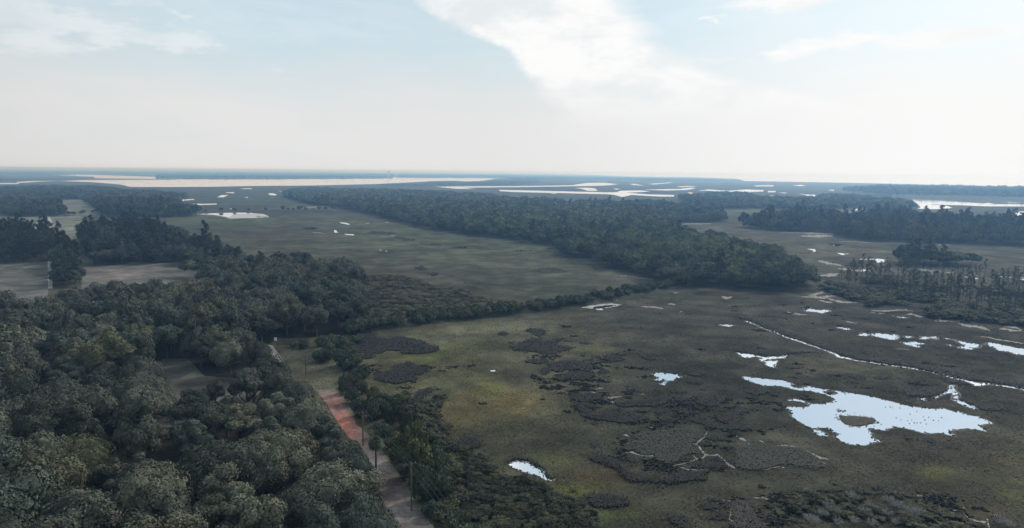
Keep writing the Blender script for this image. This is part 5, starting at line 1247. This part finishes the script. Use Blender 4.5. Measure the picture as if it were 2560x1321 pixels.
x, y, _ = P(972, 446.5); d = math.hypot(x, y); k = 7200/d; e = empty('water_tower', (x*k, y*k, 0)); tag(e, 'tiny water tower on the far left horizon', 'tower')
mb = MB(); mb.tube([(0, 0, 0), (0, 0, 30), (0, 0, 52)], [3.2, 2.2, 2.6], 10); mb.build('column', M['roofwhite'], e, True)
mb = MB(); mb.tube([(0, 0, 50), (0, 0, 54), (0, 0, 60), (0, 0, 64), (0, 0, 66)], [3, 8.5, 9.5, 7, 1], 14); mb.build('tank', M['duck'], e, True)

# ------------------------------------------------------------------ ducks on the largest pond
dm = MB()
for (cx, cz, rx, ry, rz) in ((0, .10, .28, .15, .12), (.26, .30, .08, .06, .07)): dm.add(ICO_V*np.array([rx, ry, rz])+np.array([cx, 0, cz]), None, ICO_F)
dm.tube([(.18, 0, .12), (.25, 0, .28)], [.06, .045], 5); dm.tube([(.30, 0, .29), (.40, 0, .27)], [.03, .015], 4); dm.tube([(-.22, 0, .14), (-.36, 0, .20)], [.06, .02], 4)
V, Q, T = dm.arrays(); dmesh = mk('duck', V, [Q, T], M['duck'], link=False, smooth=True)
DU = ZD([(1330,205),(1370,203),(1455,212),(1515,150),(1608,245),(1548,268),(1425,300),(1465,318),(1525,325),(1560,318),(1610,345),(1665,290),(1680,320),(1712,295),(1755,322),(1690,355),(1800,325),(1828,298),(1290,358),(1640,345),(970,92),(1585,345),(1390,210),(1540,352)])
for k, (px, py) in enumerate(sorted(DU)):
    x, y, _ = P(px, py); o = bpy.data.objects.new('duck', dmesh); COL.objects.link(o); o.location = (x, y, .06); o.rotation_euler = (0, 0, k*1.9); o.scale = (.7,)*3
    tag(o, f'dark duck floating on the largest pond, {ordw(k+1)} from the left', 'duck', 'ducks on the largest pond')

# ------------------------------------------------------------------ haze
hz = MB(); hz.box((0, 0, 38.0), (108000, 108000, 78.0))
m = bpy.data.materials.new('haze_air'); m.use_nodes = True; nt = m.node_tree; nt.nodes.remove(nt.nodes['Principled BSDF'])
pv = nt.nodes.new('ShaderNodeVolumePrincipled'); nt.links.new(pv.outputs[0], nt.nodes['Material Output'].inputs['Volume'])
pv.inputs['Color'].default_value = (.32, .60, 1.0, 1); pv.inputs['Density'].default_value = 0.00020; pv.inputs['Absorption Color'].default_value = (1, 1, 1, 1)
pv.inputs['Anisotropy'].default_value = .5
tag(hz.build('haze', m), 'thin blue haze over the far marsh', kind='stuff')

# ------------------------------------------------------------------ sun and sky
SUN_AZ = 42.0; SUN_EL = 37.0    # clockwise from the view direction (+Y)
sd = Vector((math.sin(R(SUN_AZ))*math.cos(R(SUN_EL)), math.cos(R(SUN_AZ))*math.cos(R(SUN_EL)), math.sin(R(SUN_EL))))
sl = bpy.data.lights.new('sun', 'SUN'); sl.energy = 2.8; sl.angle = R(7); sl.color = (1, .96, .90)
so = bpy.data.objects.new('sun', sl); COL.objects.link(so); so.rotation_euler = (-sd).to_track_quat('-Z', 'Y').to_euler(); so.location = (0, 0, 300)

w = bpy.data.worlds.new('World'); sc.world = w; w.use_nodes = True; nt = w.node_tree; L = nt.links
bg = nt.nodes['Background']; bg.inputs['Strength'].default_value = .10
sky = N(nt, 'ShaderNodeTexSky', sky_type='NISHITA'); sky.sun_disc = False; sky.sun_elevation = R(SUN_EL); sky.sun_rotation = R(SUN_AZ)
sky.air_density = 1.0; sky.dust_density = 2.0; sky.altitude = 70
tc = N(nt, 'ShaderNodeTexCoord'); D = tc.outputs['Generated']
sp_ = N(nt, 'ShaderNodeSeparateXYZ'); L.new(D, sp_.inputs[0])
az = math_n(nt, 'ARCTAN2', sp_.outputs[0], sp_.outputs[1]); el = math_n(nt, 'ARCSINE', sp_.outputs[2])
cb = N(nt, 'ShaderNodeCombineXYZ'); L.new(az, cb.inputs[0]); L.new(el, cb.inputs[1])
def vscale(v, sx, sy, ox=0.0, rot=0.0):
    mp = N(nt, 'ShaderNodeMapping'); L.new(v, mp.inputs[0]); mp.inputs['Scale'].default_value = (sx, sy, 1); mp.inputs['Location'].default_value = (ox, ox*.7, ox); mp.inputs['Rotation'].default_value = (0, 0, rot); return mp.outputs[0]
def curve(v, pts):
    """piecewise curve of v (radians in, radians out) through a float curve"""
    xs = [p[0] for p in pts]; ys = [p[1] for p in pts]; x0, x1 = min(xs), max(xs); y0, y1 = min(ys), max(ys)
    mr = ramp_n(nt, v, x0, x1, 0, 1, False); fc = N(nt, 'ShaderNodeFloatCurve'); c = fc.mapping.curves[0]
    P2 = sorted(((a-x0)/(x1-x0), (b-y0)/((y1-y0) or 1)) for a, b in pts)
    while len(c.points) < len(P2): c.points.new(.5, .5)
    for q, (a, b) in zip(c.points, P2): q.location = (a, b); q.handle_type = 'VECTOR'
    fc.mapping.update(); L.new(mr, fc.inputs['Value']); return ramp_n(nt, fc.outputs[0], 0, 1, y0, y1, False)
def dir_of(px, py):
    d = MR @ np.array([(px-1280)/F, -(py-660.5)/F, -1]); d /= np.linalg.norm(d); return math.atan2(d[0], d[1]), math.asin(d[2])
def edge(pix):
    r = []
    for px, py in pix: a, e_ = dir_of(px, py); r.append((e_, a))
    return r
# large bright cloud bank: left and right outlines as functions of elevation
lo = edge([(1480, 430), (1350, 330), (1400, 280), (1352, 250), (1335, 200), (1255, 128), (1120, 70), (1040, 0), (900, -120), (500, -500)])
ro = edge([(2600, 430), (2300, 300), (2050, 235), (1850, 200), (1770, 165), (1705, 130), (1655, 100), (1662, 78), (1625, 40), (1590, 0), (1500, -120), (1300, -500)])
n1 = math_n(nt, 'SUBTRACT', noise_n(nt, 1, 7, .62, vscale(cb.outputs[0], 14, 22, 3)), .5)
n2 = math_n(nt, 'SUBTRACT', noise_n(nt, 1, 6, .6, vscale(cb.outputs[0], 9, 26, 9)), .5)
dl = math_n(nt, 'ADD', math_n(nt, 'SUBTRACT', az, curve(el, lo)), math_n(nt, 'MULTIPLY', n1, .10))
dr = math_n(nt, 'ADD', math_n(nt, 'SUBTRACT', curve(el, ro), az), math_n(nt, 'MULTIPLY', n2, .08))
bank = math_n(nt, 'MULTIPLY', ramp_n(nt, dl, -.006, .03), ramp_n(nt, dr, -.008, .05))
bank = math_n(nt, 'MULTIPLY', bank, ramp_n(nt, el, .01, .12))
# high wisps
wn = noise_n(nt, 1, 6, .6, vscale(cb.outputs[0], 3.2, 15, 21, R(4)), .4)
wisp = ramp_n(nt, wn, .47, .74, 0, .8)
n5 = math_n(nt, 'SUBTRACT', noise_n(nt, 1, 5, .65, vscale(cb.outputs[0], 55, 120, 5)), .5)
def spot(px, py, rx, ry, rot=0, strength=1.0, edge_n=1.4):
    """a streak of thin cloud around a direction, broken up by noise"""
    a0, e0 = dir_of(px, py); mp = N(nt, 'ShaderNodeMapping', vector_type='TEXTURE'); L.new(cb.outputs[0], mp.inputs[0])
    mp.inputs['Location'].default_value = (a0, e0, 0); mp.inputs['Rotation'].default_value = (0, 0, rot); mp.inputs['Scale'].default_value = (rx, ry, 1)
    ln = N(nt, 'ShaderNodeVectorMath', operation='LENGTH'); L.new(mp.outputs[0], ln.inputs[0])
    q = math_n(nt, 'SUBTRACT', ln.outputs['Value'], math_n(nt, 'MULTIPLY', n5 if rx < .03 else n2, edge_n*3.2)); return ramp_n(nt, q, .3, 1.2, strength, 0)
spots = [spot(2080, 112, .13, .013, R(5), 1.0, 1.3), spot(2330, 95, .15, .010, R(2), .95, 1.3), spot(1990, 6, .075, .010, R(-1), 1.0, 1.1), spot(1790, 47, .017, .005, R(-4), .8, 2.0),
         spot(170, 78, .17, .026, R(2), .4, 2.0), spot(60, 30, .04, .03, R(20), .45, 1.6), spot(300, 10, .05, .008, R(8), .35, 1.6)]
cl = bank
for s_ in spots: cl = math_n(nt, 'MAXIMUM', cl, s_)
cl = math_n(nt, 'MAXIMUM', cl, math_n(nt, 'MULTIPLY', wisp, ramp_n(nt, el, .12, .5, .25, 1)))
# glow towards the sun
dp = N(nt, 'ShaderNodeVectorMath', operation='DOT_PRODUCT'); L.new(D, dp.inputs[0]); dp.inputs[1].default_value = sd
glow = ramp_n(nt, dp.outputs['Value'], .25, .95)
azg = ramp_n(nt, az, -.1, .55)
# clear sky, pale veil near the horizon
base = mix_n(nt, 1.0, sky.outputs[0], (1.0, 1.0, 1.0), 'MULTIPLY')
VE0 = (7.8, 7.85, 7.8); VE1 = (9.5, 9.5, 9.45)
veilc = mix_n(nt, azg, VE0, VE1)
blue = mix_n(nt, azg, (5.8, 7.9, 8.9), (7.2, 8.9, 9.7))
clear = mix_n(nt, .72, base, blue)
vf = ramp_n(nt, el, .03, .24, 1.0, .12)
vn = noise_n(nt, 1, 4, .55, vscale(cb.outputs[0], 2.5, 9, 40)); vf = math_n(nt, 'ADD', vf, ramp_n(nt, vn, .3, .7, -.12, .2), True)
c = mix_n(nt, vf, clear, veilc)
shade = noise_n(nt, 1, 6, .6, vscale(cb.outputs[0], 8, 16, 60))
cc = mix_n(nt, ramp_n(nt, shade, .36, .58), (8.0, 8.45, 8.65), (9.9, 9.85, 9.8))
cc = mix_n(nt, ramp_n(nt, el, .02, .16), (8.0, 8.1, 8.1), cc)
cc = mix_n(nt, math_n(nt, 'MULTIPLY', azg, .7), cc, (9.9, 9.9, 9.85))
c = mix_n(nt, cl, c, cc)
# sky dimming opposite the sun and brightening overhead, added to deepen tree shading
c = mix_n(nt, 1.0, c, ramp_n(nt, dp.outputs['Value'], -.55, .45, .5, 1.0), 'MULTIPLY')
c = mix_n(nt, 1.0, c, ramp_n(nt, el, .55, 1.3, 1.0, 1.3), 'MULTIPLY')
# below the horizon nothing is seen; keep it dull
c = mix_n(nt, ramp_n(nt, el, -.05, -.01), (1.0, 1.0, 1.0), c)
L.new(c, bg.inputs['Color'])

# ------------------------------------------------------------------ render settings
vs = sc.view_settings; vs.view_transform = 'Standard'; vs.look = 'None'; vs.gamma = 1; vs.exposure = 0
cy = sc.cycles; cy.use_denoising = True; cy.max_bounces = 4; cy.diffuse_bounces = 1; cy.glossy_bounces = 2; cy.transparent_max_bounces = 2; cy.volume_bounces = 0
cy.sample_clamp_indirect = 4
try: cy.denoiser = 'OPENIMAGEDENOISE'
except Exception: pass
